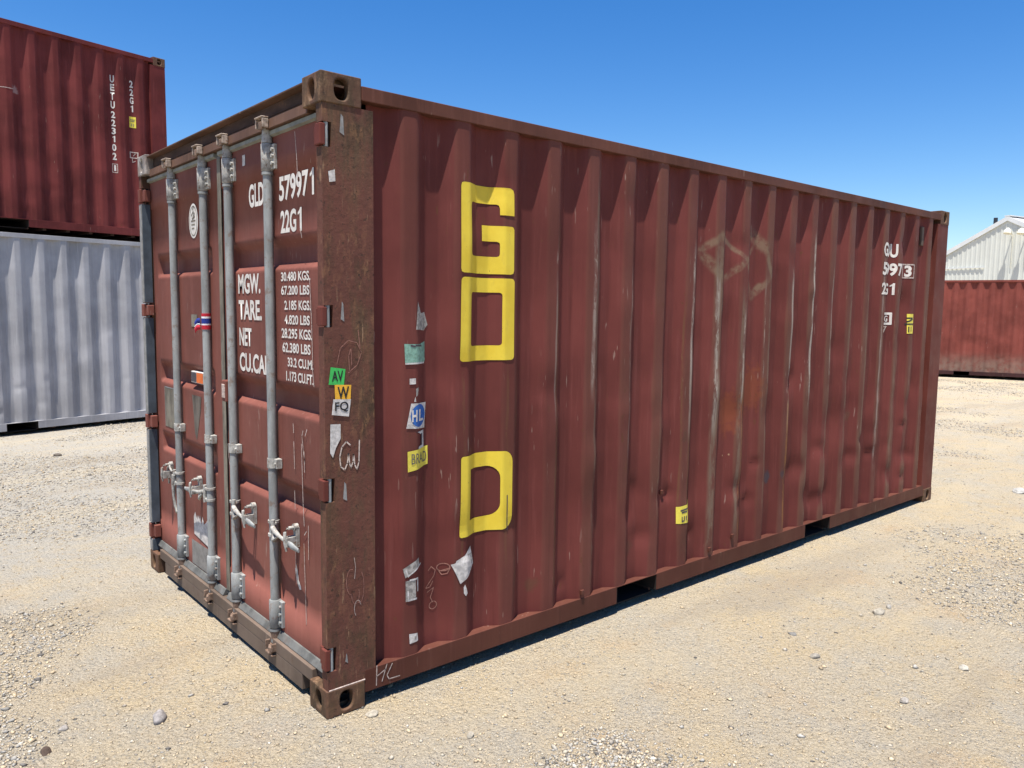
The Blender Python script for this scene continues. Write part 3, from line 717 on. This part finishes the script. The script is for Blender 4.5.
put(stroke_bm([[(.06, 1.47), (.075, 1.53), (.11, 1.56), (.15, 1.55), (.17, 1.51), (.15, 1.46), (.11, 1.43)], [(.115, 1.43), (.112, 1.50), (.122, 1.53), (.125, 1.46)], [(.155, 1.60), (.165, 1.52)]], .0028), 'chalk_mark', 'chalkfaint', npost, 'post', .002)
put(stroke_bm([circ(.115, .56, .022, .055, 12, 1.2)[:8]+circ(.135, .50, .018, .04, 12, 2.6)[:9], circ(.155, .53, .020, .07, 12, 4.2)[:7]], .0026), 'scratch', 'chalkfaint', npost, 'post', .002)
put(stroke_bm([circ(.145, .44, .016, .035, 12, .4)[:8]], .0026), 'scratch', 'faint', npost, 'post', .002)
put(stroke_bm([[(.13, .66), (.136, .62), (.131, .57)]], .0024), 'scratch', 'faint', npost, 'post', .002)
for a, b_, c_, d_ in ((.080, .100, 2.36, 2.44), (.078, .094, 1.635, 1.715), (.082, .100, .905, .985), (.085, .098, .215, .26)):
    put(poly_bm([(a, c_+.01), (b_, c_), (b_-.004, d_-.01), (a+.006, d_)]), 'scuff', 'stripgrey', npost, 'post', .0015)
put(poly_bm([(.030, 2.215), (.058, 2.225), (.060, 2.18), (.034, 2.175)]), 'residue', 'paper', npost, 'post', .002)
put(stroke_bm([[(.200+.035, .162), (.200+.032, .075)], [(.200+.085, .155), (.200+.060, .085)], [(.200+.034, .115), (.200+.080, .135)], [(.200+.112, .150), (.200+.085, .105), (.200+.095, .085), (.200+.150, .083)]], .0045), 'chalk_mark', 'faint', brail, 'rail', .0018, 'pale chalk letters H L')
# weld bead around casting foot
MB().tube([(.01, .0045, .1185), (.178, .0045, .1185)], .0035, 6).obj('weld_bead', 'faint', main)

# hinges in the post slots
for si, (a, c) in enumerate([(.198, .300), (.908, 1.006), (1.612, 1.700), (2.308, 2.402)]):
    for near in (True, False):
        sg = 1 if near else -1; yb = 0 if near else WD
        mb = MB()
        yy = sorted((yb+sg*.003, yb+sg*.044)); mb.box(-.004, .020, yy[0], yy[1], a+.006, c-.006)
        yy = sorted((yb+sg*.035, yb+sg*.085)); mb.box(.012, .050, yy[0], yy[1], a+.012, c-.012)
        hb = mb.obj('hinge', 'paint' if near else 'door', main, .004)
        MB().tube([(.027, yb+sg*.014, a+.001), (.027, yb+sg*.014, c-.001)], .0085, 10).obj('hinge_pin', 'galv', hb)
        yy = sorted((yb+sg*.044, yb+sg*.05)); 
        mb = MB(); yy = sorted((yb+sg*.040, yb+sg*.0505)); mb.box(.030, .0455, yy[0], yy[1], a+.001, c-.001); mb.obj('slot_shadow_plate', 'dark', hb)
# far post strips
zz = [.118, .198, .300, .908, 1.006, 1.612, 1.700, 2.308]
mb = MB(); mb2 = MB()
for a, c in zip(zz[::2], zz[1::2]):
    mb.box(.001, .0055, WD-.052, WD-.006, a+.004, c-.004); mb2.box(.004, .050, WD-.062, WD-.0525, a+.004, c-.004)
mb.obj('edge_strip', 'stripgrey', fpost, label='pale grey strip on the far door post'); mb2.obj('rubber_strip', 'slate', fpost, label='slate blue strip on the inner face of the far door post')

# header and sill
mb = MB(); mb.prism_xz([(.010, 2.580), (.010, 2.572), (.050, 2.568), (.050, 2.516), (.026, 2.502), (.022, 2.460), (.062, 2.458), (.09, 2.458), (.09, 2.580)], .162, WD-.162); hd = mb.obj('door_header', 'header', main, .002)
MB().box(.0470, .0505, .164, WD-.164, 2.5195, 2.5665).obj('header_recess', 'hdrdark', hd)  # thin strip, darker than the header, over its upper web below the lip
mb = MB(); mb.box(.014, .10, .163, WD-.163, .095, .152); mb.box(.0145, .10, .262, WD-.262, .022, .0945); sill = mb.obj('door_sill', 'sill', main, .003)
MB().box(.04, .10, .055, .161, .122, .150).obj('door_sill', 'sill', main)
MB().box(.04, .10, WD-.161, WD-.055, .122, .150).obj('door_sill', 'sill', main)

# doors
def sstep(t): t = max(0, min(1, t)); return t*t*(3-2*t)
RZ = [(2.001, 1.852), (1.358, 1.212), (.915, .782)]
def door_depth(y, z, ya, yb):
    fz = 0
    for zt, zb in RZ:
        if zb < z < zt: fz = min(sstep((zt-z)/.055), sstep((z-zb)/.034))
    fy = min(sstep((y-ya)/.03), sstep((yb-y)/.03))
    d = .034*fz*fy
    if z > 2.2751: d -= .006
    if z < .3211: d -= .005
    return d
def make_door(y0, y1, ya, yb):
    root = None
    zs = [.163, .200, .32, .3215, .40, .6]
    for zt, zb in RZ[::-1]:
        zs += [zb-.01, zb]+[zb+.034*k/6 for k in range(1, 7)]+[zt-.055*k/6 for k in range(6, 0, -1)]+[zt, zt+.01]
    zs += [2.2745, 2.276, 2.35, 2.443]; zs = sorted(zs)
    ys = sorted([y0, y0+.01, ya-.01]+[ya+.03*k/5 for k in range(6)]+[yb-.03*k/5 for k in range(6)]+[(ya+yb)/2, (ya*2+yb)/3, yb+.01, y1-.01, y1])
    mb = MB(); mb.grid(ys, zs, lambda y, z: (DX+door_depth(y, z, ya, yb)+.0012*math.sin(y*9+z*3), y, z), True)
    d = mb.obj('door', 'door', main)
    # leaf thickness
    mb = MB(); mb.box(.100, .112, y0, y1, .163, 2.443); mb.box(.0605, .100, y0-.0, y0+.012, .163, 2.443); mb.box(.0605, .100, y1-.012, y1, .163, 2.443)
    mb.obj('door_frame', 'door', d)
    return d
dR = make_door(.055, 1.190, .140, 1.080)
dL = make_door(1.238, WD-.062, 1.348, 2.298)
# gaskets
MB().box(.050, .098, 1.1905, 1.2375, .163, 2.443).obj('door_gasket', 'gasket', dR, .004)
MB().box(.046, .0505, 1.180, 1.226, .19, 2.425).obj('door_gasket', 'plate', dR, .002)
for d, a, c in ((dR, .055, 1.189), (dL, 1.238, WD-.0625)):
    mb = MB(); mb.prism_xz([(.036, 2.455), (.036, 2.438), (.052, 2.432), (.060, 2.4425), (.060, 2.456)], a, c); mb.obj('door_gasket', 'gasketlight', d)
    mb = MB(); mb.prism_xz([(.030, .156), (.046, .184), (.052, .186), (.058, .170), (.058, .154)], a, c); mb.obj('door_gasket', 'gasket', d)
MB().box(.048, .098, .0465, .0545, .163, 2.443).obj('door_gasket', 'gasket', dR)
MB().box(.062, .098, WD-.0615, WD-.053, .163, 2.443).obj('door_gasket', 'gasket', dL)

RX, RR = .033, .0205
rods = [(1.900, dL, 1), (1.393, dL, 1), (1.045, dR, -1), (.575, dR, -1)]
for i, (y, d, sg) in enumerate(rods):
    MB().tube([(RX, y, .13), (RX, y, 2.45)], RR, 20).obj('locking_bar', 'galv', d)
    # guide brackets with bolts, flange towards the near side
    for z0, z1 in ((2.283, 2.402), (.200, .335)):
        mb = MB(); mb.tube([(RX, y, z0), (RX, y, z0+.004), (RX, y, z1-.004), (RX, y, z1)], [.024, .0275, .0275, .024], 20)
        mb.box(.040, .0575, y-.058, y-.015, z0+.008, z1-.004); mb.box(.040, .0575, y+.015, y+.050, z0+.008, z1-.004)
        for bz in (z0+.032, (z0+z1)/2+.004, z1-.028):
            for by in (y-.044, y+.038):
                mb.tube([(.030, by, bz), (.041, by, bz)], .0085, 6)
        mb.obj('bar_guide', 'galvold' if z0 > 1 else 'galv', d, .002)
        zc = z0-.006
        MB().tube([(RX, y, zc-.009), (RX, y, zc+.004)], .0255, 20).obj('bar_collar', 'galv', d)
    z0 = .957
    mb = MB(); mb.tube([(RX, y, z0), (RX, y, z0+.044)], .0245, 20); mb.box(.030, .0575, y-.050, y-.012, z0, z0+.044); mb.box(.040, .0575, y+.012, y+.040, z0, z0+.044)
    mb.tube([(.022, y-.038, z0+.022), (.031, y-.038, z0+.022)], .007, 6)
    mb.obj('bar_guide', 'galvold', d, .002)
    # cams and keepers
    for top in (True, False):
        s_ = 1 if top else -1; ze = 2.405 if top else .198; zc = 2.475 if top else .112
        MB().tube([(RX, y, ze), (RX, y, ze+s_*.045), (RX-.002, y, zc)], [.0245, .021, .017], 16).obj('cam_neck', 'galvold' if top else 'camrust', d)
        mb = MB()
        mb.tube([(RX-.003, y, zc-.010), (RX-.003, y, zc+.012)], .024, 14)
        mb.box(-.002, .030, y-.034, y+.010, zc-.008, zc+.010)
        mb.box(-.012, .002, y-.036, y-.012, zc-.024, zc+.012)
        mb.obj('cam', 'camrust', d, .005)
        mb = MB()
        mb.box(-.008, .0215, y+.022, y+.031, zc-.012, zc+.028); mb.box(-.008, .0215, y-.047, y-.038, zc-.012, zc+.028)
        if top: mb.box(-.012, .0225, y-.047, y+.031, zc+.0285, zc+.036)
        else: mb.box(-.008, .0135, y-.046, y+.032, zc-.034, zc-.026); mb.box(-.016, .0, y-.030, y+.014, zc-.024, zc-.012)
        mb.obj('cam_keeper', 'camlight' if top else 'camrust', hd if top else sill, .004)
def capsule(mb, pts, w, t):
    mb.tube(pts, w, 10)
def handle(y, d, sg, hang=False):
    """hub on the bar, swinging handle and its door catch; sg points along the door towards the catch"""
    Y = lambda v: y+sg*v
    def bx(mb, x0, x1, a, c, z0, z1): a, c = sorted((Y(a), Y(c))); mb.box(x0, x1, a, c, z0, z1)
    mb = MB()
    mb.tube([(RX, y, .700), (RX, y, .712)], .026, 16); mb.tube([(RX, y, .638), (RX, y, .650)], .026, 16)
    bx(mb, .010, .030, .004, .042, .640, .652); bx(mb, .010, .030, .004, .042, .698, .710)
    mb.tube([(.014, Y(.034), .628), (.014, Y(.034), .722)], .0095, 10)
    mb.obj('handle_hub', 'galvold', d, .003)
    mb = MB()
    if hang:
        mb.tube([(.010, Y(.034), .690), (.006, Y(.040), .64), (.010, Y(.052), .56), (.014, Y(.042), .50), (.018, Y(.026), .462), (.012, Y(.008), .478)], [.014, .011, .008, .008, .007, .005], 10)
        mb.obj('door_handle', 'galvold', d, label='handle hanging down beside its bar')
    else:
        mb.tube([(.012, Y(.034), .688), (.006, Y(.075), .676), (.004, Y(.13), .668), (.004, Y(.20), .660)], [.011, .012, .008, .009], 12)
        mb.tube([(.008, Y(.055), .672), (.0, Y(.078), .640), (.008, Y(.10), .662)], [.008, .010, .006], 8)
        mb.obj('door_handle', 'galvold', d)
        mb = MB(); mb.tube([(.006, Y(.19), .660), (.004, Y(.25), .655), (-.002, Y(.325), .652)], [.010, .016, .009], 10)
        for v in mb.b.verts: v.co.x = .004+(v.co.x-.004)*.45
        mb.obj('handle_grip', 'galv', d)
    yc = .205
    mb = MB(); zt = .722
    mb.tube([(.054, Y(yc), zt), (.034, Y(yc), zt)], .016, 14); mb.tube([(.034, Y(yc), zt), (.012, Y(yc), zt)], .008, 12)
    bx(mb, .040, .0575, yc-.015, yc+.015, .632, zt)
    for oy in (-.014, .008): bx(mb, -.006, .040, yc+oy, yc+oy+.006, .640, .684)
    mb.tube([(.006, Y(yc), zt+.002), (-.006, Y(yc), .705), (-.008, Y(yc+.004), .660), (-.002, Y(yc+.006), .622)], [.006, .0075, .0075, .005], 10)
    mb.obj('handle_catch', 'galvold', d, .003)
handle(.575, dR, -1); handle(1.045, dR, -1); handle(1.393, dL, 1); handle(1.900, dL, 1, True)

# door writing  (u = -y)
def dtext(s, ya, yb, z0, z1, bold=.03): put(text_bm(s, -ya, -yb, z0, z1, bold), 'marking', 'white', dR, 'door', .002)
dtext('GLDU', .848, .615, 2.150, 2.258)
dtext('57997', .512, .228, 2.148, 2.256); put(one_bm(-.214, -.178, 2.148, 2.256), 'marking', 'white', dR, 'door', .002)
put(text_bm('3', -.128, -.092, 2.148, 2.245, .02), 'marking', 'white', dR, 'door', .002)
dtext('22G', .502, .346, 2.010, 2.108); put(one_bm(-.330, -.294, 2.010, 2.108), 'marking', 'white', dR, 'door', .002)
dtext('MGW.', 1.002, .735, 1.750, 1.845); dtext('TARE.', 1.002, .725, 1.624, 1.720)
dtext('NET', 1.000, .850, 1.498, 1.585); dtext('CU.CAP.', 1.003, .63, 1.372, 1.464)
for s, ya, z0, z1, yb in (('30.480 KGS.', .507, 1.802, 1.842, .222), ('67.200 LBS', .507, 1.742, 1.783, .232), ('2.185 KGS.', .477, 1.677, 1.718, .222), ('4.820 LBS', .477, 1.614, 1.655, .232),
                          ('28.295 KGS.', .510, 1.552, 1.596, .212), ('62.380 LBS', .503, 1.490, 1.534, .228), ('33.2 CU.M.', .452, 1.428, 1.469, .205), ('1.173 CU.FT.', .468, 1.364, 1.408, .205)):
    dtext(s, ya, yb, z0, z1, .024)
def dpoly(pts, name, mat, d, off=.002, label=None): return put(poly_bm([(-y, z) for y, z in pts]), name, mat, d, 'door', off, label)
def el_(yc, zc, a, b_, n=28): return [(yc+a*math.cos(2*math.pi*k/n), zc+b_*math.sin(2*math.pi*k/n)) for k in range(n)]
dpoly(el_(1.622, 2.150, .072, .094), 'seal_sticker', 'white', dL, .002, 'oval cream inspection seal')
put(ring_bm([(-y, z) for y, z in el_(1.622, 2.150, .060, .082)], [(-y, z) for y, z in el_(1.622, 2.150, .055, .076)]), 'seal_sticker', 'plate', dL, 'door', .003)
put(stroke_bm([[(-1.65, 2.18), (-1.62, 2.20), (-1.60, 2.17), (-1.635, 2.16), (-1.60, 2.19)], [(-1.655, 2.150), (-1.59, 2.150)], [(-1.65, 2.13), (-1.60, 2.13)], [(-1.645, 2.11), (-1.61, 2.11)], [(-1.63, 2.21), (-1.615, 2.225)]], .009), 'seal_sticker', 'plate', dL, 'door', .003)
dpoly([(.900, 2.400), (.868, 2.400), (.868, 2.350), (.900, 2.350)], 'sticker', 'paper', dR, .009)
dpoly([(1.700, 1.640), (1.600, 1.640), (1.600, 1.572), (1.700, 1.572)], 'data_plate', 'plate', dL, .002, 'small dark hatched plate')
dpoly([(2.215, 1.190), (2.02, 1.190), (2.02, .945), (2.215, .945)], 'data_plate', 'plate', dL, .003, 'grey olive data plate')
put(stroke_bm([[(-2.215, .945), (-2.215, 1.19), (-2.02, 1.19)]], .006), 'data_plate', 'stripgrey', dL, 'door', .004)
dpoly([(1.725, 1.185), (1.700, 1.06), (1.690, .97), (1.660, .93), (1.63, 1.0), (1.59, 1.10), (1.57, 1.185)], 'rubbed_patch', 'patchdark', dL, .002, 'dark rubbed patch')
dpoly([(1.745, .475), (1.720, .505), (1.690, .465), (1.675, .495), (1.655, .470), (1.640, .500), (1.620, .45), (1.600, .50), (1.575, .46), (1.54, .48), (1.52, .50), (1.52, .345), (1.745, .370)], 'torn_poster', 'paper', dL, .003, 'torn white poster remnant')
dpoly([(1.775, .335), (1.49, .335), (1.49, .192), (1.775, .192)], 'primer_patch', 'primer', dL, .008, 'grey primer patch')
mb = MB(); mb.box(.052, .090, 1.515, 1.712, 1.258, 1.322); pc = mb.obj('placard', 'paper', dL, .002, label='orange and black placard in the door recess')
put(poly_bm([(-1.705, 1.264), (-1.625, 1.264), (-1.625, 1.316), (-1.705, 1.316)]), 'print', 'darklabel', pc, 'door', .0085)
put(poly_bm([(-1.620, 1.262), (-1.518, 1.262), (-1.518, 1.318), (-1.620, 1.318)]), 'print', 'orange', pc, 'door', .0085)
# lock box on the right leaf beside the seam
mb = MB(); mb.box(.022, .058, 1.105, 1.165, 1.205, 1.315); mb.obj('lock_box', 'door', dR, .006)
mb = MB(); mb.box(.018, .0225, 1.115, 1.155, 1.225, 1.295); mb.obj('lock_box_lid', 'faint', dR, .004)
# runs and scratches of white on the right leaf
runs = [[(.392, 1.10), (.388, .98)], [(.396, 1.18), (.392, 1.14)], [(.390, .88), (.388, .80)], [(.312, 1.14), (.300, 1.08), (.288, 1.02)], [(.316, 1.10), (.312, .96), (.308, .84), (.300, .74)], [(.292, 1.07), (.290, .98)],
        [(.262, 1.17), (.280, 1.14)], [(.30, 1.16), (.312, 1.13)], [(.392, .63), (.388, .50), (.380, .46)], [(.305, .66), (.302, .57), (.298, .48), (.292, .30)], [(.260, .75), (.262, .60)], [(.28, .72), (.30, .70)],
        [(.338, 2.42), (.322, 2.30), (.318, 2.22)], [(.218, 1.80), (.205, 1.62), (.200, 1.45)], [(.205, 1.45), (.190, 1.36)], [(.300, 2.02), (.285, 1.98)], [(1.18, .98), (1.165, .90), (1.15, .86)]]
for q in runs: put(stroke_bm([[(-y, z) for y, z in q]], .0045), 'paint_run', 'faint', dR, 'door', .0068)
dpoly([(.405, .52), (.392, .545), (.380, .52), (.372, .48), (.350, .455), (.345, .44), (.362, .435), (.385, .46), (.398, .49)], 'residue', 'paper', dR, .003, 'torn white scrap')
# seal wire and bolts at the left leaf
mb = MB(); mb.tube([(.040, 2.13, .60), (.030, 2.12, .70), (.042, 2.11, .72), (.030, 2.08, .71), (.028, 2.03, .69)], .006, 8); mb.obj('seal_hasp', 'galvold', dL)

# striped ribbon tied to a locking bar
rb = thing('striped_ribbon', 'red white and blue ribbon knotted round a grey door locking bar', 'ribbon', (RX, 1.393, 1.575))
def band(z0, z1, mat):
    mb = MB(); mb.tube([(0, 0, z0), (0, 0, z1)], [.0235, .0240], 16); mb.obj('ribbon_band', mat, rb)
band(.058, .074, 'redcloth'); band(.048, .0575, 'whitecloth'); band(.020, .0475, 'bluecloth'); band(.012, .0195, 'whitecloth'); band(-.010, .0115, 'redcloth')
def tail(pa, pb, mat, w=.5):
    mb = MB()
    mb.grid(list(np.linspace(0, 1, 9)), [0, .5, 1], lambda t, s: (-.026-.012*math.sin(3*t)-.004*s, .012+t*.075, (pa[0]*(1-t)+pb[0]*t)*(1-s)+(pa[1]*(1-t)+pb[1]*t)*s+.004*math.sin(7*t)), True)
    o = mb.obj('ribbon_tail', mat, rb); sm = o.modifiers.new('thickness', 'SOLIDIFY'); sm.thickness = .0012
tail((.020, .050), (.004, .018), 'bluecloth'); tail((.012, .019), (-.006, .003), 'whitecloth'); tail((-.012, .011), (-.034, -.007), 'redcloth')

# ================================================================ the other containers
th = rad(12); ex, ey = 2.263-L*math.cos(th), 9.231-L*math.sin(th)
VAR = 1
grey = thing('shipping_container', 'plain blue grey container on the ground under a red one', 'container', (ex, ey, 0), th, 'shipping containers in the yard')
container_common(grey, dict(side='greystack', paint='greystack', rail='greystack', toprail='greystack', post='greystack', casting='greystack'))
VAR = 2
red = thing('shipping_container', 'dark red container stacked on top of the grey one', 'container', (ex, ey, H), th, 'shipping containers in the yard')
container_common(red, dict(side='redstack', paint='redstack', rail='redstack', toprail='redstack', post='redstack', casting='casting'))
rside = [o for o in red.children if o.name.startswith('side_panel')][0]
zt = 4.800-H
for ch, z0, z1 in (('U', 4.700, 4.797), ('E', 4.590, 4.680), ('T', 4.470, 4.572), ('U', 4.355, 4.452), ('2', 4.228, 4.318), ('2', 4.118, 4.208), ('3', 4.010, 4.098), ('1', 3.905, 3.990), ('0', 3.785, 3.880), ('2', 3.665, 3.762)):
    put(text_bm(ch, 5.286-(.0 if ch != '1' else -.012), 5.336-(.0 if ch != '1' else .012), z0-H, z1-H, .03) if ch != '1' else one_bm(5.294, 5.328, z0-H, z1-H), 'marking', 'white', rside, 'side')
put(ring_bm(rnd_rect(5.275, 5.345, 3.490-H, 3.615-H, .004, 1), rnd_rect(5.283, 5.337, 3.500-H, 3.605-H, .003, 1)), 'marking', 'faint', rside, 'side')
put(text_bm('1', 5.300, 5.325, 3.515-H, 3.595-H, .03), 'marking', 'white', rside, 'side')
for ch, z0, z1 in (('2', 4.690, 4.785), ('2', 4.580, 4.672), ('G', 4.470, 4.562), ('1', 4.360, 4.450)):
    put(text_bm(ch, 5.552+(.012 if ch == '1' else 0), 5.600-(.012 if ch == '1' else 0), z0-H, z1-H, .03) if ch != '1' else one_bm(5.560, 5.594, z0-H, z1-H), 'marking', 'white', rside, 'side')
put(poly_bm(bar(5.535, 5.620, 4.145-H, 4.295-H)), 'sticker', 'lemon', rside, 'side', label='small yellow sticker')
put(stroke_bm([[(5.55, 4.255-H), (5.605, 4.255-H)], [(5.55, 4.235-H), (5.60, 4.235-H)], [(5.565, 4.20-H), (5.565, 4.165-H)], [(5.59, 4.20-H), (5.59, 4.165-H)]], .010), 'print', 'plate', rside, 'side', .0035)
put(ring_bm(rnd_rect(5.525, 5.635, 3.725-H, 3.815-H, .004, 1), rnd_rect(5.540, 5.620, 3.740-H, 3.800-H, .003, 1)), 'emblem', 'faint', rside, 'side')
put(stroke_bm([[(5.56, 3.73-H), (5.56, 3.67-H), (5.60, 3.69-H)], [(5.575, 3.76-H), (5.60, 3.79-H)]], .010), 'emblem', 'faint', rside, 'side')
put(stroke_bm([[(3.93, 4.335-H), (4.07, 4.333-H)]], .008), 'scratch', 'faint', rside, 'side')

th3 = rad(111); bx, by = 21.5+math.cos(th3)/math.sin(th3)*(8.8-4), 8.8          # far end hidden behind the main one
dirv = Vector((math.cos(th3+math.pi), math.sin(th3+math.pi), 0))
# local +x runs along dirv, local y=0 side faces the camera
VAR = 3
fr = thing('shipping_container', 'faded red container far off on the right, in front of the white shed', 'container', (bx, by, .02), th3+math.pi, 'shipping containers in the yard')
container_common(fr, dict(side='farred', paint='farred', rail='farrail', toprail='farred', post='farred', casting='farred'))

# ================================================================ the shed behind
Q = Vector((50.13, 13.28, 0)); dd = Vector((math.cos(rad(78)), math.sin(rad(78)), 0)); HW, ZR = 8.0, 7.25; slope = math.tan(rad(27.0)); ZE = ZR-HW*slope
shed = thing('shed', 'large cream corrugated metal shed with a gable roof, beyond the far red container', 'building', Q, rad(78))
# local x along the gable wall, local +y towards the camera, ridge at x = 0
mb = MB(); xs = []; x = -HW
while x < HW-.01: xs += [(x, 0), (x+.14, 0), (x+.18, .022), (x+.24, .022)]; x += .28
xs = [q for q in xs if q[0] < HW]
vt = []
for x, e in xs:
    ztop = ZR-abs(x)*slope; vt.append((mb.b.verts.new((x, e, 0)), mb.b.verts.new((x, e, ztop))))
for a, c in zip(vt, vt[1:]): mb.b.faces.new((a[0], c[0], c[1], a[1]))
mb.obj('gable_wall', 'cream', shed)
LEN = 26
mb = MB()
for sx in (-1, 1): mb.box(min(sx*HW, sx*(HW-.05)), max(sx*HW, sx*(HW-.05)), -LEN, -.01, 0, ZE-.02)
mb.box(-HW+.06, HW-.06, -LEN, -LEN+.05, 0, ZE); mb.obj('wall', 'cream', shed)
mb = MB()
for sx in (-1, 1):
    a = [(0, ZR+.02), (sx*(HW+.25), ZE-.25*slope+.02), (sx*(HW+.25), ZE-.25*slope+.10), (0, ZR+.10)]
    mb.prism_xz(a, -LEN, .055)
mb.obj('roof', 'roofsheet', shed)
mb = MB()
for sx in (-1, 1):
    a = [(0, ZR-.14), (sx*(HW+.28), ZE-.28*slope-.14), (sx*(HW+.28), ZE-.28*slope+.13), (0, ZR+.13)]
    mb.prism_xz(a, .056, .085)
mb.obj('barge_board', 'trim', shed)
mb = MB(); mb.box(-.18, .18, -LEN, .09, ZR+.10, ZR+.16); mb.obj('ridge_cap', 'trim', shed)
mb = MB(); mb.box(1.2, 6.5, .030, .075, 4.45, 4.51); mb.obj('flashing', 'trim', shed)
fl = MB(); fl.tube([(.95, -.4, ZR-.95*slope-.1), (.95, -.4, ZR-.95*slope+.62)], .11, 14); fl.obj('flue_pipe', 'pipe', shed)
for lx, lz in ((-.30, 6.52), (-1.05, 6.45)):
    mb = MB(); mb.tube([(lx, .05, lz-.25), (lx, .18, lz-.05), (lx, .40, lz+.08), (lx, .55, lz)], .035, 8)
    lo = mb.obj('lamp_arm', 'lampgrey', shed)
    mb = MB(); mb.tube([(lx, .45, lz+.10), (lx, .50, lz-.02), (lx, .55, lz-.20)], [.07, .17, .21], 16, True); mb.obj('lamp_shade', 'lampgrey', lo)
    MB().tube([(lx-.05, .06, lz-.3), (lx-.05, .06, 4.4)], .02, 6).obj('conduit', 'lampgrey', lo)
